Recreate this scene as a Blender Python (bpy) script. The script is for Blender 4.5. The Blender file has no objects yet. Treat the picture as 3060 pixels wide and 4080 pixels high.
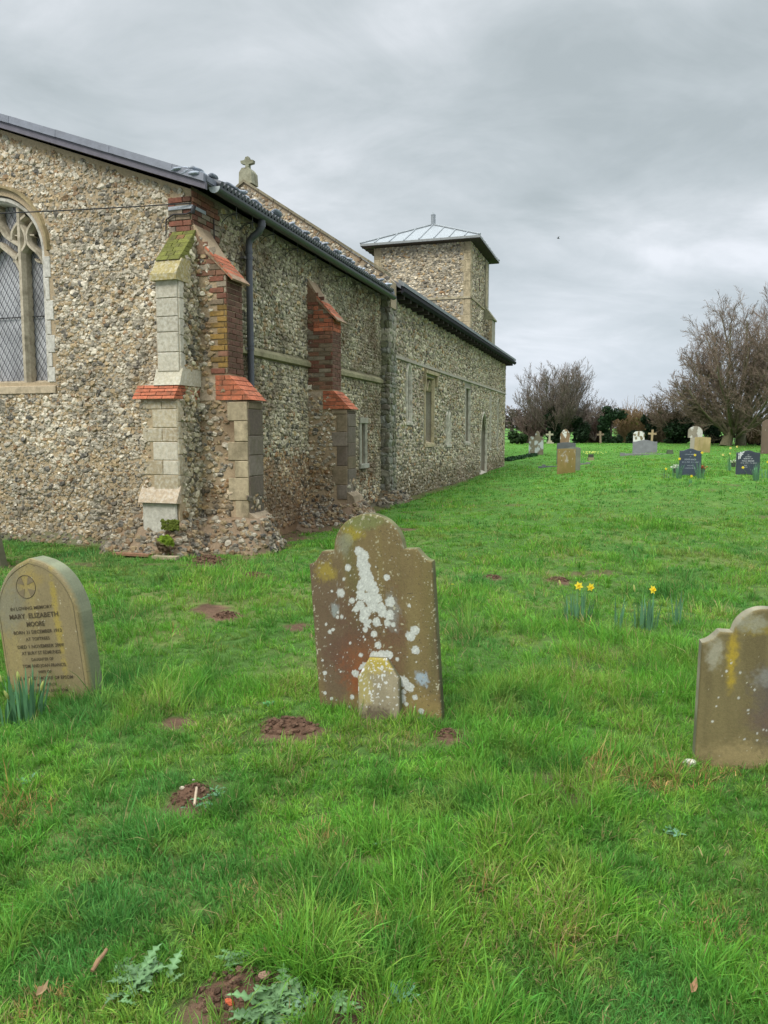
import bpy, math, random
import numpy as np
from mathutils import Vector
from mathutils.geometry import tessellate_polygon
random.seed(7)
RNG = np.random.default_rng(11)
SC = bpy.context.scene
COL = SC.collection
R = math.radians

# ------------------------------------------------------------------ camera
H = 1.6
TILT = math.atan(310/3060)
cam_d = bpy.data.cameras.new('camera')
cam = bpy.data.objects.new('camera', cam_d); COL.objects.link(cam)
cam_d.sensor_fit = 'VERTICAL'; cam_d.sensor_height = 36.0
cam_d.lens = 36.0*3060/4080
cam_d.clip_start = .05; cam_d.clip_end = 3000
cam.location = (0, 0, H)
cam.rotation_euler = (math.pi/2-TILT, 0, 0)
SC.camera = cam

# ------------------------------------------------------------------ light and sky
SUNV = Vector((-.42, -.58, .70)).normalized()
sun_d = bpy.data.lights.new('sun', 'SUN'); sun_d.energy = 1.5; sun_d.angle = R(24); sun_d.color = (1, .96, .9)
sun = bpy.data.objects.new('sun', sun_d); COL.objects.link(sun)
sun.rotation_euler = SUNV.to_track_quat('Z', 'Y').to_euler(); sun.location = (-10, -20, 30)
W = bpy.data.worlds.new('World'); SC.world = W; W.use_nodes = True
nt = W.node_tree; nt.nodes.clear()
def N(t, typ, **kw):
    n = t.nodes.new(typ)
    for k, v in kw.items():
        if k.startswith('i_'):
            key = k[2:]
            key = int(key) if key.isdigit() else key
            n.inputs[key].default_value = v
        else: setattr(n, k, v)
    return n
def math_n(t, op, a, b=None, clamp=False):
    n = t.nodes.new('ShaderNodeMath'); n.operation = op; n.use_clamp = clamp
    for i, v in enumerate((a, b)):
        if v is None: continue
        if isinstance(v, (int, float)): n.inputs[i].default_value = v
        else: t.links.new(v, n.inputs[i])
    return n.outputs[0]
def mixc(t, f, a, b, mode='MIX'):
    n = t.nodes.new('ShaderNodeMix'); n.data_type = 'RGBA'; n.blend_type = mode
    for i, v in ((0, f), (6, a), (7, b)):
        if hasattr(v, 'is_output') or isinstance(v, bpy.types.NodeSocket): t.links.new(v, n.inputs[i])
        elif i == 0: n.inputs[0].default_value = v
        else: n.inputs[i].default_value = (*v, 1)
    return n.outputs[2]
def ramp(t, src, stops, interp='LINEAR'):
    n = t.nodes.new('ShaderNodeValToRGB'); cr = n.color_ramp; cr.interpolation = interp
    while len(cr.elements) < len(stops): cr.elements.new(.5)
    for e, (p, c) in zip(cr.elements, stops):
        e.position = p; e.color = (*c, 1) if len(c) == 3 else c
    t.links.new(src, n.inputs[0]); return n.outputs[0]
tc = N(nt, 'ShaderNodeTexCoord')
sep = N(nt, 'ShaderNodeSeparateXYZ'); nt.links.new(tc.outputs['Generated'], sep.inputs[0])
zz = math_n(nt, 'MAXIMUM', sep.outputs[2], 0.0)
den = math_n(nt, 'ADD', zz, .34)
cx = math_n(nt, 'DIVIDE', sep.outputs[0], den); cy = math_n(nt, 'DIVIDE', sep.outputs[1], den)
cmb = N(nt, 'ShaderNodeCombineXYZ'); nt.links.new(cx, cmb.inputs[0]); nt.links.new(cy, cmb.inputs[1])
mp = N(nt, 'ShaderNodeMapping'); nt.links.new(cmb.outputs[0], mp.inputs[0])
mp.inputs['Rotation'].default_value = (0, 0, R(-28)); mp.inputs['Scale'].default_value = (1.0, 1.45, 1)
mp.inputs['Location'].default_value = (2.3, .7, 0)
n1 = N(nt, 'ShaderNodeTexNoise', i_Scale=1.15, i_Detail=6.0, i_Roughness=.52, i_Distortion=.35)
n2 = N(nt, 'ShaderNodeTexNoise', i_Scale=3.0, i_Detail=7.0, i_Roughness=.6, i_Distortion=.5)
nt.links.new(mp.outputs[0], n1.inputs[0]); nt.links.new(mp.outputs[0], n2.inputs[0])
cl = math_n(nt, 'ADD', math_n(nt, 'MULTIPLY', n1.outputs[0], .72), math_n(nt, 'MULTIPLY', n2.outputs[0], .28))
cloud = ramp(nt, cl, [(.38, (2.85, 3.2, 3.32)), (.45, (3.35, 3.7, 3.85)), (.53, (4.15, 4.45, 4.65)), (.62, (5.4, 5.6, 5.9))])
# an overcast sky: brighter overhead, a pale blue-grey band above the horizon
hor = ramp(nt, zz, [(0.0, (4.75, 5.25, 6.4)), (.12, (4.5, 4.95, 5.7)), (.5, (4.0, 4.3, 4.6))])
hf = ramp(nt, zz, [(0.0, (.6,)*3), (.12, (.25,)*3), (.26, (.0,)*3)])
base = mixc(nt, hf, cloud, hor)
zen = ramp(nt, zz, [(.0, (1.0,)*3), (.48, (1.0,)*3), (.72, (3.8,)*3), (1.0, (4.7,)*3)])
over = mixc(nt, 1.0, base, zen, 'MULTIPLY')
sky = N(nt, 'ShaderNodeTexSky', sky_type='NISHITA', sun_disc=False)
sky.sun_elevation = math.asin(SUNV.z); sky.sun_rotation = math.atan2(SUNV.x, SUNV.y)
fin = mixc(nt, .94, sky.outputs[0], over)
bg = N(nt, 'ShaderNodeBackground', i_Strength=.1)
nt.links.new(fin, bg.inputs[0])
wo = N(nt, 'ShaderNodeOutputWorld'); nt.links.new(bg.outputs[0], wo.inputs[0])
SC.view_settings.view_transform = 'Standard'; SC.view_settings.look = 'None'
SC.view_settings.exposure = 0.72; SC.view_settings.gamma = 1.0
SC.cycles.max_bounces = 5; SC.cycles.diffuse_bounces = 3; SC.cycles.glossy_bounces = 2
SC.cycles.transmission_bounces = 2; SC.cycles.use_denoising = True
SC.cycles.use_adaptive_sampling = True; SC.cycles.adaptive_threshold = .015

# ------------------------------------------------------------------ noise, frames, helpers
def hsh(ix, iy, seed):
    n = (ix.astype(np.int64)*374761393 + iy.astype(np.int64)*668265263 + seed*974711) & 0xffffffff
    n = ((n ^ (n >> 13))*1274126177) & 0xffffffff
    n = n ^ (n >> 16)
    return (n & 0xffff)/65535.0
def vn(x, y, seed=0):
    x = np.asarray(x, float); y = np.asarray(y, float)
    ix = np.floor(x); iy = np.floor(y); fx = x-ix; fy = y-iy
    fx = fx*fx*(3-2*fx); fy = fy*fy*(3-2*fy); ix = ix.astype(np.int64); iy = iy.astype(np.int64)
    a = hsh(ix, iy, seed); b = hsh(ix+1, iy, seed); c = hsh(ix, iy+1, seed); d = hsh(ix+1, iy+1, seed)
    return (a*(1-fx)+b*fx)*(1-fy)+(c*(1-fx)+d*fx)*fy
def fbm(x, y, seed=0, o=4):
    s = 0; a = .5; t = 0
    for i in range(o):
        s = s+a*vn(x*2**i+17.3*i, y*2**i-9.1*i, seed+i); t += a; a *= .5
    return s/t
def sm(x):
    x = np.clip(x, 0, 1); return x*x*(3-2*x)
def ss(a, b, x): return sm((np.asarray(x, float)-a)/(b-a))
AZ = R(17.35)
UU = np.array([math.sin(AZ), math.cos(AZ), 0.]); VV = np.array([math.cos(AZ), -math.sin(AZ), 0.])
ZZ = np.array([0, 0, 1.])
OC = np.array([-2.58, 10.65, 0.])
def L(n, s, z=0.):
    """church frame: n metres out from the north wall, s metres west along it"""
    n, s, z = np.broadcast_arrays(np.asarray(n, float), np.asarray(s, float), np.asarray(z, float))
    return OC + n[..., None]*VV + s[..., None]*UU + z[..., None]*ZZ
def inv(x, y):
    dx = x-OC[0]; dy = y-OC[1]
    return dx*VV[0]+dy*VV[1], dx*UU[0]+dy*UU[1]
CT, ST = math.cos(TILT), math.sin(TILT)
def ray(px, py):
    l = (px-1530)/3060; u = (2040-py)/3060
    return l, CT+u*ST, u*CT-ST
def gz(x, y):
    """height of the ground"""
    x = np.asarray(x, float); y = np.asarray(y, float)
    n, s = inv(x, y)
    g = .5*sm((y-8)/14)*np.maximum(sm(n/8), sm((y-44)/12)) + .40*sm((y-30)/35) + np.maximum(y-75, 0)*.0085*sm((y-60)/60)
    near = sm((34-y)/14)
    g = g + near*((fbm(x*.8, y*.8, 5, 3)-.5)*.07+(fbm(x*3.1, y*3.1, 9, 2)-.5)*.03)
    # the soil bank beside the chancel drops into a shallow gully along the wall
    g = g - .16*np.exp(-((n-.25)/.45)**2)*sm((s-.8)/2)*sm((26-s)/10)
    return g
def gnd(px, py):
    r = ray(px, py); k = -H/r[2] if r[2] < 0 else 60
    for _ in range(12):
        k2 = (float(gz(r[0]*k, r[1]*k))-H)/r[2]
        k = .5*k+.5*k2
    return np.array([r[0]*k, r[1]*k, float(gz(r[0]*k, r[1]*k))])
def atY(px, py, Y):
    r = ray(px, py); k = Y/r[1]; return np.array([r[0]*k, Y, H+r[2]*k])

class MB:
    def __init__(self): self.v = []; self.f3 = []; self.f4 = []; self.c = []; self.s3 = []; self.s4 = []; self.n = 0
    def add(self, v, f, c, smooth=False):
        v = np.asarray(v, float).reshape(-1, 3); f = np.asarray(f, np.int64)
        c = np.asarray(c, float)
        if c.ndim == 1: c = np.tile(c, (len(v), 1))
        self.v.append(v); self.c.append(c)
        if f.shape[1] == 3: self.f3.append(f+self.n); self.s3.append(np.full(len(f), smooth))
        else: self.f4.append(f+self.n); self.s4.append(np.full(len(f), smooth))
        self.n += len(v)
    def build(self, name, mat, parent=None, origin=None, wp=None):
        me = bpy.data.meshes.new(name)
        v = np.concatenate(self.v); c = np.concatenate(self.c)
        o = np.zeros(3)
        if parent is not None: o = np.array(parent['wp'] if 'wp' in parent else (0, 0, 0))
        elif origin is not None: o = np.array(origin, float)
        v = v-o
        f3 = np.concatenate(self.f3) if self.f3 else np.zeros((0, 3), np.int64)
        f4 = np.concatenate(self.f4) if self.f4 else np.zeros((0, 4), np.int64)
        me.vertices.add(len(v)); me.vertices.foreach_set('co', v.astype(np.float32).ravel())
        loops = np.concatenate([f3.ravel(), f4.ravel()]).astype(np.int32)
        me.loops.add(len(loops)); me.loops.foreach_set('vertex_index', loops)
        tot = np.concatenate([np.full(len(f3), 3), np.full(len(f4), 4)]).astype(np.int32)
        st = np.concatenate([[0], np.cumsum(tot)[:-1]]).astype(np.int32)
        me.polygons.add(len(tot)); me.polygons.foreach_set('loop_start', st); me.polygons.foreach_set('loop_total', tot)
        sm_ = np.concatenate(self.s3+self.s4) if (self.s3 or self.s4) else np.zeros(0, bool)
        me.polygons.foreach_set('use_smooth', sm_.astype(bool))
        a = me.color_attributes.new('Col', 'FLOAT_COLOR', 'POINT')
        a.data.foreach_set('color', np.concatenate([c, np.ones((len(c), 1))], 1).astype(np.float32).ravel())
        me.update(); me.validate()
        me.materials.append(mat)
        ob = bpy.data.objects.new(name, me); COL.objects.link(ob)
        if parent is not None: ob.parent = parent; ob['wp'] = list(map(float, o))
        else: ob.location = o; ob['wp'] = list(map(float, o))
        return ob
def drop_wp():
    for o in bpy.data.objects:
        if 'wp' in o: del o['wp']
def tag(o, label=None, cat=None, group=None, kind=None):
    if label: o['label'] = label
    if cat: o['category'] = cat
    if group: o['group'] = group
    if kind: o['kind'] = kind
    return o
def thing(name, label, cat, loc, group=None):
    o = bpy.data.objects.new(name, None); COL.objects.link(o); o.location = loc; o.empty_display_size = .2
    o['wp'] = [float(a) for a in loc]
    return tag(o, label, cat, group)
def put_copy(src, loc, rz=0, sc=1, label=None, group=None):
    def cp(o, par):
        c = o.copy(); COL.objects.link(c)
        if par is not None: c.parent = par
        for ch in o.children: cp(ch, c)
        return c
    r = cp(src, None); r.location = loc; r.rotation_euler = (0, 0, rz); r.scale = (sc,)*3
    if label: r['label'] = label
    if group: r['group'] = group
    return r

# geometry pieces
QB = np.array([[0, 1, 2, 3], [4, 7, 6, 5], [0, 4, 5, 1], [1, 5, 6, 2], [2, 6, 7, 3], [3, 7, 4, 0]])
def box(mb, o, a, b, c, col, smooth=False):
    """box from corner o with edge vectors a, b, c"""
    o, a, b, c = (np.asarray(t, float) for t in (o, a, b, c))
    v = np.array([o, o+b, o+a+b, o+a, o+c, o+b+c, o+a+b+c, o+a+c])
    mb.add(v, QB, col, smooth)
def block(mb, o, du, dv, nr, w, h, d, col, ch=.008):
    """dressed block: back at o, front face stands d proud along nr, chamfered arrises"""
    o, du, dv, nr = (np.asarray(t, float) for t in (o, du, dv, nr))
    j = lambda: random.uniform(-.003, .003)
    P = []
    for (x, y) in ((0, 0), (w, 0), (w, h), (0, h)): P.append(o+du*x+dv*y)
    for (x, y) in ((0, 0), (w, 0), (w, h), (0, h)): P.append(o+du*x+dv*y+nr*(d-ch))
    for (x, y) in ((ch, ch), (w-ch, ch), (w-ch, h-ch), (ch, h-ch)): P.append(o+du*(x+j())+dv*(y+j())+nr*(d+j()))
    F = [[i, (i+1) % 4, 4+(i+1) % 4, 4+i] for i in range(4)]+[[4+i, 4+(i+1) % 4, 8+(i+1) % 4, 8+i] for i in range(4)]+[[8, 9, 10, 11]]
    mb.add(np.array(P), np.array(F), col)
def prism(mb, poly, ext, col, cap=True):
    """extrude planar polygon (k,3) along vector ext"""
    poly = np.asarray(poly, float); k = len(poly); ext = np.asarray(ext, float)
    v = np.concatenate([poly, poly+ext])
    mb.add(v, np.array([[i, (i+1) % k, k+(i+1) % k, k+i] for i in range(k)]), col)
    if cap:
        t = np.array(tessellate_polygon([[Vector(p) for p in poly]]))
        mb.add(poly, t, col); mb.add(poly+ext, t[:, ::-1], col)
def polyface(mb, outer, holes, col):
    loops = [[Vector(p) for p in outer]]+[[Vector(p) for p in h] for h in holes]
    t = tessellate_polygon(loops)
    v = np.array([list(p) for lp in loops for p in lp])
    mb.add(v, np.array(t), col)
def tube(mb, pts, rad, col, k=8, smooth=True, cap=True):
    pts = np.asarray(pts, float); m = len(pts)
    rad = np.broadcast_to(np.asarray(rad, float), (m,))
    d = np.gradient(pts, axis=0); d /= np.linalg.norm(d, axis=1)[:, None]+1e-9
    ref = np.array([0, 0, 1.]) if abs(d[:, 2]).mean() < .8 else np.array([1., 0, 0])
    a = np.cross(d, ref); a /= np.linalg.norm(a, axis=1)[:, None]+1e-9; b = np.cross(d, a)
    th = np.arange(k)*2*math.pi/k
    v = pts[:, None]+rad[:, None, None]*(np.cos(th)[None, :, None]*a[:, None]+np.sin(th)[None, :, None]*b[:, None])
    f = [[i*k+j, i*k+(j+1) % k, (i+1)*k+(j+1) % k, (i+1)*k+j] for i in range(m-1) for j in range(k)]
    mb.add(v.reshape(-1, 3), np.array(f), col, smooth)
    if cap:
        for e, o_ in ((0, 1), (m-1, 0)):
            vv = np.concatenate([v[e], pts[e][None]])
            mb.add(vv, np.array([[j, (j+1) % k, k] for j in range(k)]), col if np.ndim(col) == 1 else col[0])
# low poly rocks
def ico(sub):
    t = (1+5**.5)/2
    v = [(-1, t, 0), (1, t, 0), (-1, -t, 0), (1, -t, 0), (0, -1, t), (0, 1, t), (0, -1, -t), (0, 1, -t), (t, 0, -1), (t, 0, 1), (-t, 0, -1), (-t, 0, 1)]
    f = [(0, 11, 5), (0, 5, 1), (0, 1, 7), (0, 7, 10), (0, 10, 11), (1, 5, 9), (5, 11, 4), (11, 10, 2), (10, 7, 6), (7, 1, 8), (3, 9, 4), (3, 4, 2), (3, 2, 6), (3, 6, 8), (3, 8, 9), (4, 9, 5), (2, 4, 11), (6, 2, 10), (8, 6, 7), (9, 8, 1)]
    v = [np.array(p)/np.linalg.norm(p) for p in v]
    for _ in range(sub):
        mid = {}; nf = []
        def m(a, b):
            k = (min(a, b), max(a, b))
            if k not in mid:
                p = v[a]+v[b]; v.append(p/np.linalg.norm(p)); mid[k] = len(v)-1
            return mid[k]
        for a, b, c in f:
            x, y, z = m(a, b), m(b, c), m(c, a); nf += [(a, x, z), (b, y, x), (c, z, y), (x, y, z)]
        f = nf
    return np.array(v), np.array(f)
ICO = [ico(0), ico(1), ico(2)]
def rocks(mb, P, su, sv, sn, du, dv, nr, cols, lod=1, rough=.36, rot=.5, two=None, smooth=False):
    """many stones: centres P (N,3); su, sv, sn half sizes (N,)"""
    tv, tf = ICO[lod]; n = len(P); k = len(tv)
    if n == 0: return
    rad = 1+RNG.uniform(-rough, rough, (n, k))
    v = tv[None]*rad[..., None]
    # squarish: push towards box
    v = np.sign(v)*np.abs(v)**.85
    th = RNG.uniform(-rot, rot, n); c, s = np.cos(th), np.sin(th)
    x = v[..., 0]*su[:, None]; y = v[..., 1]*sv[:, None]; z = v[..., 2]*sn[:, None]
    tl = RNG.uniform(-.25, .25, (n, 2))
    z = z+x*tl[:, :1]+y*tl[:, 1:]
    xx = x*c[:, None]-y*s[:, None]; yy = x*s[:, None]+y*c[:, None]
    w = P[:, None]+xx[..., None]*du+yy[..., None]*dv+z[..., None]*nr
    f = (tf[None]+(np.arange(n)*k)[:, None, None]).reshape(-1, 3)
    cc = np.repeat(cols[:, None], k, 1)
    if two is not None:
        m = (RNG.random((n, k)) < two[1])[..., None]
        cc = np.where(m, two[0][:, None], cc)
    cc = cc*RNG.uniform(.82, 1.15, (n, k))[..., None]
    mb.add(w.reshape(-1, 3), f, cc.reshape(-1, 3), smooth)

# ------------------------------------------------------------------ materials
def attr_mat(name, rough=.9, nscale=20., namt=.25, bump=.3, bscale=60., bdist=.01, spec=.3, transl=0., voro=0., metallic=0., tint=None, tscale=3.):
    m = bpy.data.materials.new(name); m.use_nodes = True; t = m.node_tree; t.nodes.clear()
    at = N(t, 'ShaderNodeAttribute', attribute_name='Col')
    ge = N(t, 'ShaderNodeNewGeometry')
    no = N(t, 'ShaderNodeTexNoise', i_Scale=nscale, i_Detail=6., i_Roughness=.65); t.links.new(ge.outputs['Position'], no.inputs[0])
    f = ramp(t, no.outputs[0], [(.25, (1-namt,)*3), (.5, (1.,)*3), (.75, (1+namt,)*3)])
    c = mixc(t, 1., at.outputs[0], f, 'MULTIPLY')
    if tint is not None:
        n3 = N(t, 'ShaderNodeTexNoise', i_Scale=tscale, i_Detail=5., i_Roughness=.6); t.links.new(ge.outputs['Position'], n3.inputs[0])
        ff = ramp(t, n3.outputs[0], [(.45, (0,)*3), (.68, (1,)*3)])
        c = mixc(t, math_n(t, 'MULTIPLY', ff, tint[3]), c, tint[:3])
    b = N(t, 'ShaderNodeBsdfPrincipled', i_Roughness=rough, i_Metallic=metallic)
    b.inputs['Specular IOR Level'].default_value = spec
    t.links.new(c, b.inputs['Base Color'])
    if bump > 0:
        nb = N(t, 'ShaderNodeTexNoise', i_Scale=bscale, i_Detail=5., i_Roughness=.6); t.links.new(ge.outputs['Position'], nb.inputs[0])
        hgt = nb.outputs[0]
        if voro:
            vo = N(t, 'ShaderNodeTexVoronoi', i_Scale=voro); t.links.new(ge.outputs['Position'], vo.inputs['Vector'])
            hgt = math_n(t, 'ADD', hgt, math_n(t, 'MULTIPLY', vo.outputs[0], .8))
        bp = N(t, 'ShaderNodeBump', i_Strength=bump, i_Distance=bdist)
        t.links.new(hgt, bp.inputs['Height']); t.links.new(bp.outputs[0], b.inputs['Normal'])
    o = N(t, 'ShaderNodeOutputMaterial')
    if transl > 0:
        tr = N(t, 'ShaderNodeBsdfTranslucent'); t.links.new(c, tr.inputs[0])
        ms = N(t, 'ShaderNodeMixShader', i_Fac=transl); t.links.new(b.outputs[0], ms.inputs[1]); t.links.new(tr.outputs[0], ms.inputs[2])
        t.links.new(ms.outputs[0], o.inputs[0])
    else: t.links.new(b.outputs[0], o.inputs[0])
    return m
M_FLINT = attr_mat('flint_rubble', .75, 35, .3, .5, 70, .012, .35, tint=(.15, .105, .055, .32), tscale=1.1)
M_FLINTN = attr_mat('flint_rubble_stained', .75, 35, .3, .5, 70, .012, .35, tint=(.105, .062, .03, .8), tscale=1.0)
M_FAR = attr_mat('flint_far', .85, 12, .25, .3, 30, .02, .25, tint=(.13, .10, .06, .4), tscale=.8)
M_ASH = attr_mat('limestone', .92, 22, .28, .45, 90, .006, .2, tint=(.095, .08, .045, .6), tscale=5)
M_ASHL = attr_mat('lichened_limestone', .92, 26, .3, .5, 90, .008, .2, tint=(.62, .60, .52, .42), tscale=24)
M_BRICK = attr_mat('brick', .9, 30, .35, .5, 90, .006, .2, tint=(.085, .07, .045, .55), tscale=9)
M_LEAD = attr_mat('lead', .55, 9, .22, .15, 25, .01, .5)
M_PVC = attr_mat('gutter_plastic', .42, 6, .12, 0, 30, .01, .5)
M_IRON = attr_mat('iron', .6, 20, .2, .1, 60, .003, .4)
M_WOOD = attr_mat('old_timber', .9, 14, .3, .3, 40, .01, .2)
M_HEAD = attr_mat('headstone', .93, 90, .16, .5, 160, .004, .2)
M_SLATE = attr_mat('slate', .45, 60, .12, .1, 200, .002, .4)
M_GRASS = attr_mat('grass', .62, 2.2, .28, 0, 1, .01, .22, transl=.34)
M_LEAF = attr_mat('leaf', .65, 6, .25, 0, 1, .01, .18, transl=.22)
M_PETAL = attr_mat('petal', .6, 30, .06, 0, 1, .01, .2, transl=.35)
M_BARK = attr_mat('bark', .9, 8, .3, .3, 30, .01, .15)
M_SOIL = attr_mat('soil', .95, 25, .35, .9, 60, .02, .1)
M_GROUND = attr_mat('turf_soil', .95, 9, .4, .8, 45, .03, .1)
def glass_mat():
    m = bpy.data.materials.new('window_glass'); m.use_nodes = True; t = m.node_tree; b = t.nodes['Principled BSDF']
    ge = N(t, 'ShaderNodeNewGeometry'); no = N(t, 'ShaderNodeTexNoise', i_Scale=2.2, i_Detail=3.); t.links.new(ge.outputs['Position'], no.inputs[0])
    t.links.new(ramp(t, no.outputs[0], [(.35, (.25, .25, .25)), (.65, (.46, .46, .46))]), b.inputs['Base Color'])
    b.inputs['Roughness'].default_value = .22; b.inputs['Specular IOR Level'].default_value = .9
    return m
M_GLASS = glass_mat()

# ------------------------------------------------------------------ ground
SKIRT = [(-3.4, -.28), (-2.3, -.3), (-1.3, -.75), (.13, -.85), (.62, -.3), (1.15, .55), (1.15, 2.), (1.08, 4.7), (.8, 7.4), (.5, 10.9), (.25, 18.3), (.05, 28.5)]
MOLE = []   # centre, radius, seen by grass and soil tint
for px, py, w_, fl in [(1010, 2292, 80, .35), (850, 2422, 95, .25), (905, 2455, 95, .5), (1175, 2490, 80, .2), (830, 2238, 125, .5), (970, 2222, 60, .2),
                       (770, 3178, 165, .75), (715, 2872, 95, .15), (1960, 2300, 62, .3), (2225, 2312, 72, .45), (1150, 2900, 210, .42), (1785, 2925, 110, .4),
                       (975, 3950, 340, .22), (1400, 3990, 190, .15), (870, 2660, 40, .15), (1560, 2105, 110, .25)]:
    p = gnd(px, py); MOLE.append((p, 1.2*w_/2*p[1]/3060/.98, fl))
def bare(x, y):
    """1 where soil shows through"""
    b = np.zeros_like(x)
    for p, r, fl in MOLE:
        d = np.hypot((x-p[0])/(r*1.25), (y-p[1]+r*.45)/(r*1.5))+(fbm(x*9, y*9, 3, 3)-.5)*1.3
        b = np.maximum(b, 1-ss(.7, 1.15, d))
    n, s = inv(x, y)
    edge = np.interp(s, [a[1] for a in SKIRT[3:]], [a[0] for a in SKIRT[3:]])
    w = (fbm(x*3, y*3, 8, 3)-.5)*.6
    m = (1-ss(-.12, .15, n+w-edge+.15))*(s > -.9)*(s < 29)*((s > .05) | (n > -.15))
    b = np.maximum(b, m)
    e2 = np.interp(n, [-12, -3.4, -2.3, -.9, .13, .3], [-.02, -.02, -.02, -.6, -.72, -.5])
    m2 = ss(-.1, .1, s+w*.5-e2)*(n < .25)*(s < 1)
    b = np.maximum(b, m2)
    k = ss(.72, .82, fbm(x*1.5, y*1.5, 77, 3))*.7*(y < 30)
    return np.maximum(b, k)
def build_ground():
    mb = MB()
    ys = np.concatenate([np.arange(-60, -6, 3.), np.arange(-6, 1, .5), np.arange(1, 9, .05), np.arange(9, 24, .12), np.arange(24, 80, .8), np.geomspace(80, 1500, 40)])
    us = np.linspace(-1, 1, 261)
    Y, U_ = np.meshgrid(ys, us, indexing='ij')
    wid = np.maximum(np.abs(Y)*.62+3, 5); wid = np.where(Y > 40, Y*1.6-36, wid)
    X = U_*wid
    Z = gz(X, Y)
    far = sm((Y-7)/16)
    b = bare(X, Y)*(1-far*.3)
    soil = np.array([.115, .070, .045]); thatch = np.array([.062, .125, .026]); green = np.array([.078, .19, .03])
    f = fbm(X*1.7, Y*1.7, 31, 4)
    base = thatch+(np.array([.12, .15, .045])-thatch)*ss(.5, .8, f)[..., None]
    gr = green*(.7+.6*fbm(X*.6, Y*.6, 41, 4))[..., None]
    fieldc = np.array([.088, .20, .042])*(.85+.3*fbm(X*.05, Y*.05, 4, 3))[..., None]
    gr = np.where((Y > 68)[..., None], fieldc, gr)
    c = base*(1-far[..., None])+gr*far[..., None]
    c = c*(1-b[..., None])+soil*(.7+.6*fbm(X*6, Y*6, 12, 3))[..., None]*b[..., None]
    nx = len(us); ny = len(ys)
    i = np.arange(ny-1)[:, None]*nx+np.arange(nx-1)[None]
    F = np.stack([i, i+1, i+nx+1, i+nx], -1).reshape(-1, 4)
    mb.add(np.stack([X, Y, Z], -1).reshape(-1, 3), F, c.reshape(-1, 3), True)
    o = mb.build('ground', M_GROUND); tag(o, kind='structure')
build_ground()

# ------------------------------------------------------------------ church
def onE(px, py, s=0.):
    r = np.array(ray(px, py)); on = OC@UU+s
    k = on/(r[0]*UU[0]+r[1]*UU[1]); p = np.array([r[0]*k, r[1]*k, H+r[2]*k])
    return float((p-OC)@VV), float(p[2])
PAL = np.array([[.62, .555, .43], [.44, .385, .285], [.29, .255, .19], [.12, .11, .09], [.41, .305, .17], [.30, .19, .10]])
def flints(n, w):
    w = np.array(w, float); w /= w.sum()
    return PAL[RNG.choice(6, n, p=w)]*RNG.uniform(.8, 1.2, (n, 1))
def field(mb, fr, du, dv, nr, u0, u1, z0, z1, mask, pu, pz, col, lod=1, fill=.62, proud=.35, wob=.25, rot=.5, keep=.97, szv=.35):
    rows = int((z1-z0)/pz)+1; cols_ = int((u1-u0)/pu)+1
    I, J = np.meshgrid(np.arange(cols_), np.arange(rows))
    u = u0+(I+.5*(J % 2)+RNG.uniform(-wob, wob, I.shape))*pu
    z = z0+(J+RNG.uniform(-wob, wob, I.shape))*pz
    u = u.ravel(); z = z.ravel()
    k = mask(u, z) & (RNG.random(len(u)) < keep) & (u > u0) & (u < u1) & (z < z1) & (z > z0)
    u, z = u[k], z[k]; n = len(u)
    if n == 0: return
    P = fr(u, z)
    sc = RNG.uniform(1-szv, 1+szv, n)
    su = pu*fill*sc*RNG.uniform(.8, 1.3, n); sv = pz*fill*sc*RNG.uniform(.75, 1.05, n)
    sn = np.minimum(su, sv)*RNG.uniform(.5, .9, n)
    P = P-nr*(sn*(.5-proud))[:, None]
    rocks(mb, P, su, sv, sn, du, dv, nr, col(u, z), lod, rot=rot, two=(flints(n, (3, 1, 2, 2, .5, 0)), .18))
def bricks(mb, fr, du, dv, nr, u0, u1, z0, z1, mask, col, d=.012, ln=.225, hh=.0762, soft=.004):
    r = 0; z = z0
    while z < z1-.02:
        u = u0-(r % 2)*ln*.5
        while u < u1:
            a = max(u, u0); b = min(u+ln-.011, u1); top = min(z+hh-.011, z1)
            if b-a > .03 and mask((a+b)/2, z+.03):
                block(mb, fr(np.array([a]), np.array([z]))[0], du, dv, nr, b-a, top-z, d+random.uniform(-soft, soft), col((a+b)/2, z), .004)
            u += ln
        z += hh; r += 1
def ebr(u, z):   # frame on the east face
    return L(u, 0, z)
church = thing('church', 'flint church with red brick buttresses, lead roofs and a low square tower, filling the left', 'church', OC)
EN = -UU; NN = VV
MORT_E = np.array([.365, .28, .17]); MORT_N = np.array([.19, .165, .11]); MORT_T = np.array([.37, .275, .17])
# --- chancel east wall with its window
def arch(nc, hw, zs, rise, k=14, z0=None):
    r = (hw*hw+rise*rise)/(2*hw); P = []
    th = math.atan2(rise, r-hw) if True else 0
    # right arc: centre (nc+hw-r, zs)
    cxr = nc+hw-r; a1 = math.atan2(rise, nc-cxr)
    R_ = [(cxr+r*math.cos(a), zs+r*math.sin(a)) for a in np.linspace(0, a1, k)]
    Lf = [(2*nc-x, z) for x, z in R_[::-1][1:]]
    pts = R_+Lf
    if z0 is not None: pts = [(nc+hw, z0)]+pts+[(nc-hw, z0)]
    return pts
WC, WH, WS, WR = -3.35, .93, 4.2, .87
hole = arch(WC, WH, WS, WR, z0=2.36)
wall = MB()
outer = [(-7.05, -.3), (0, -.3), (0, 4.86), (-3.52, 6.12), (-7.05, 4.86)]
polyface(wall, [L(n, 0, z) for n, z in outer], [[L(n, 0, z) for n, z in hole]], MORT_E)
h3 = [L(n, 0, z) for n, z in hole]; h4 = [L(n, .34, z) for n, z in hole]; k = len(h3)
wall.add(np.array(h3+h4), np.array([[i, (i+1) % k, k+(i+1) % k, k+i] for i in range(k)]), [.42, .36, .27])
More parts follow.
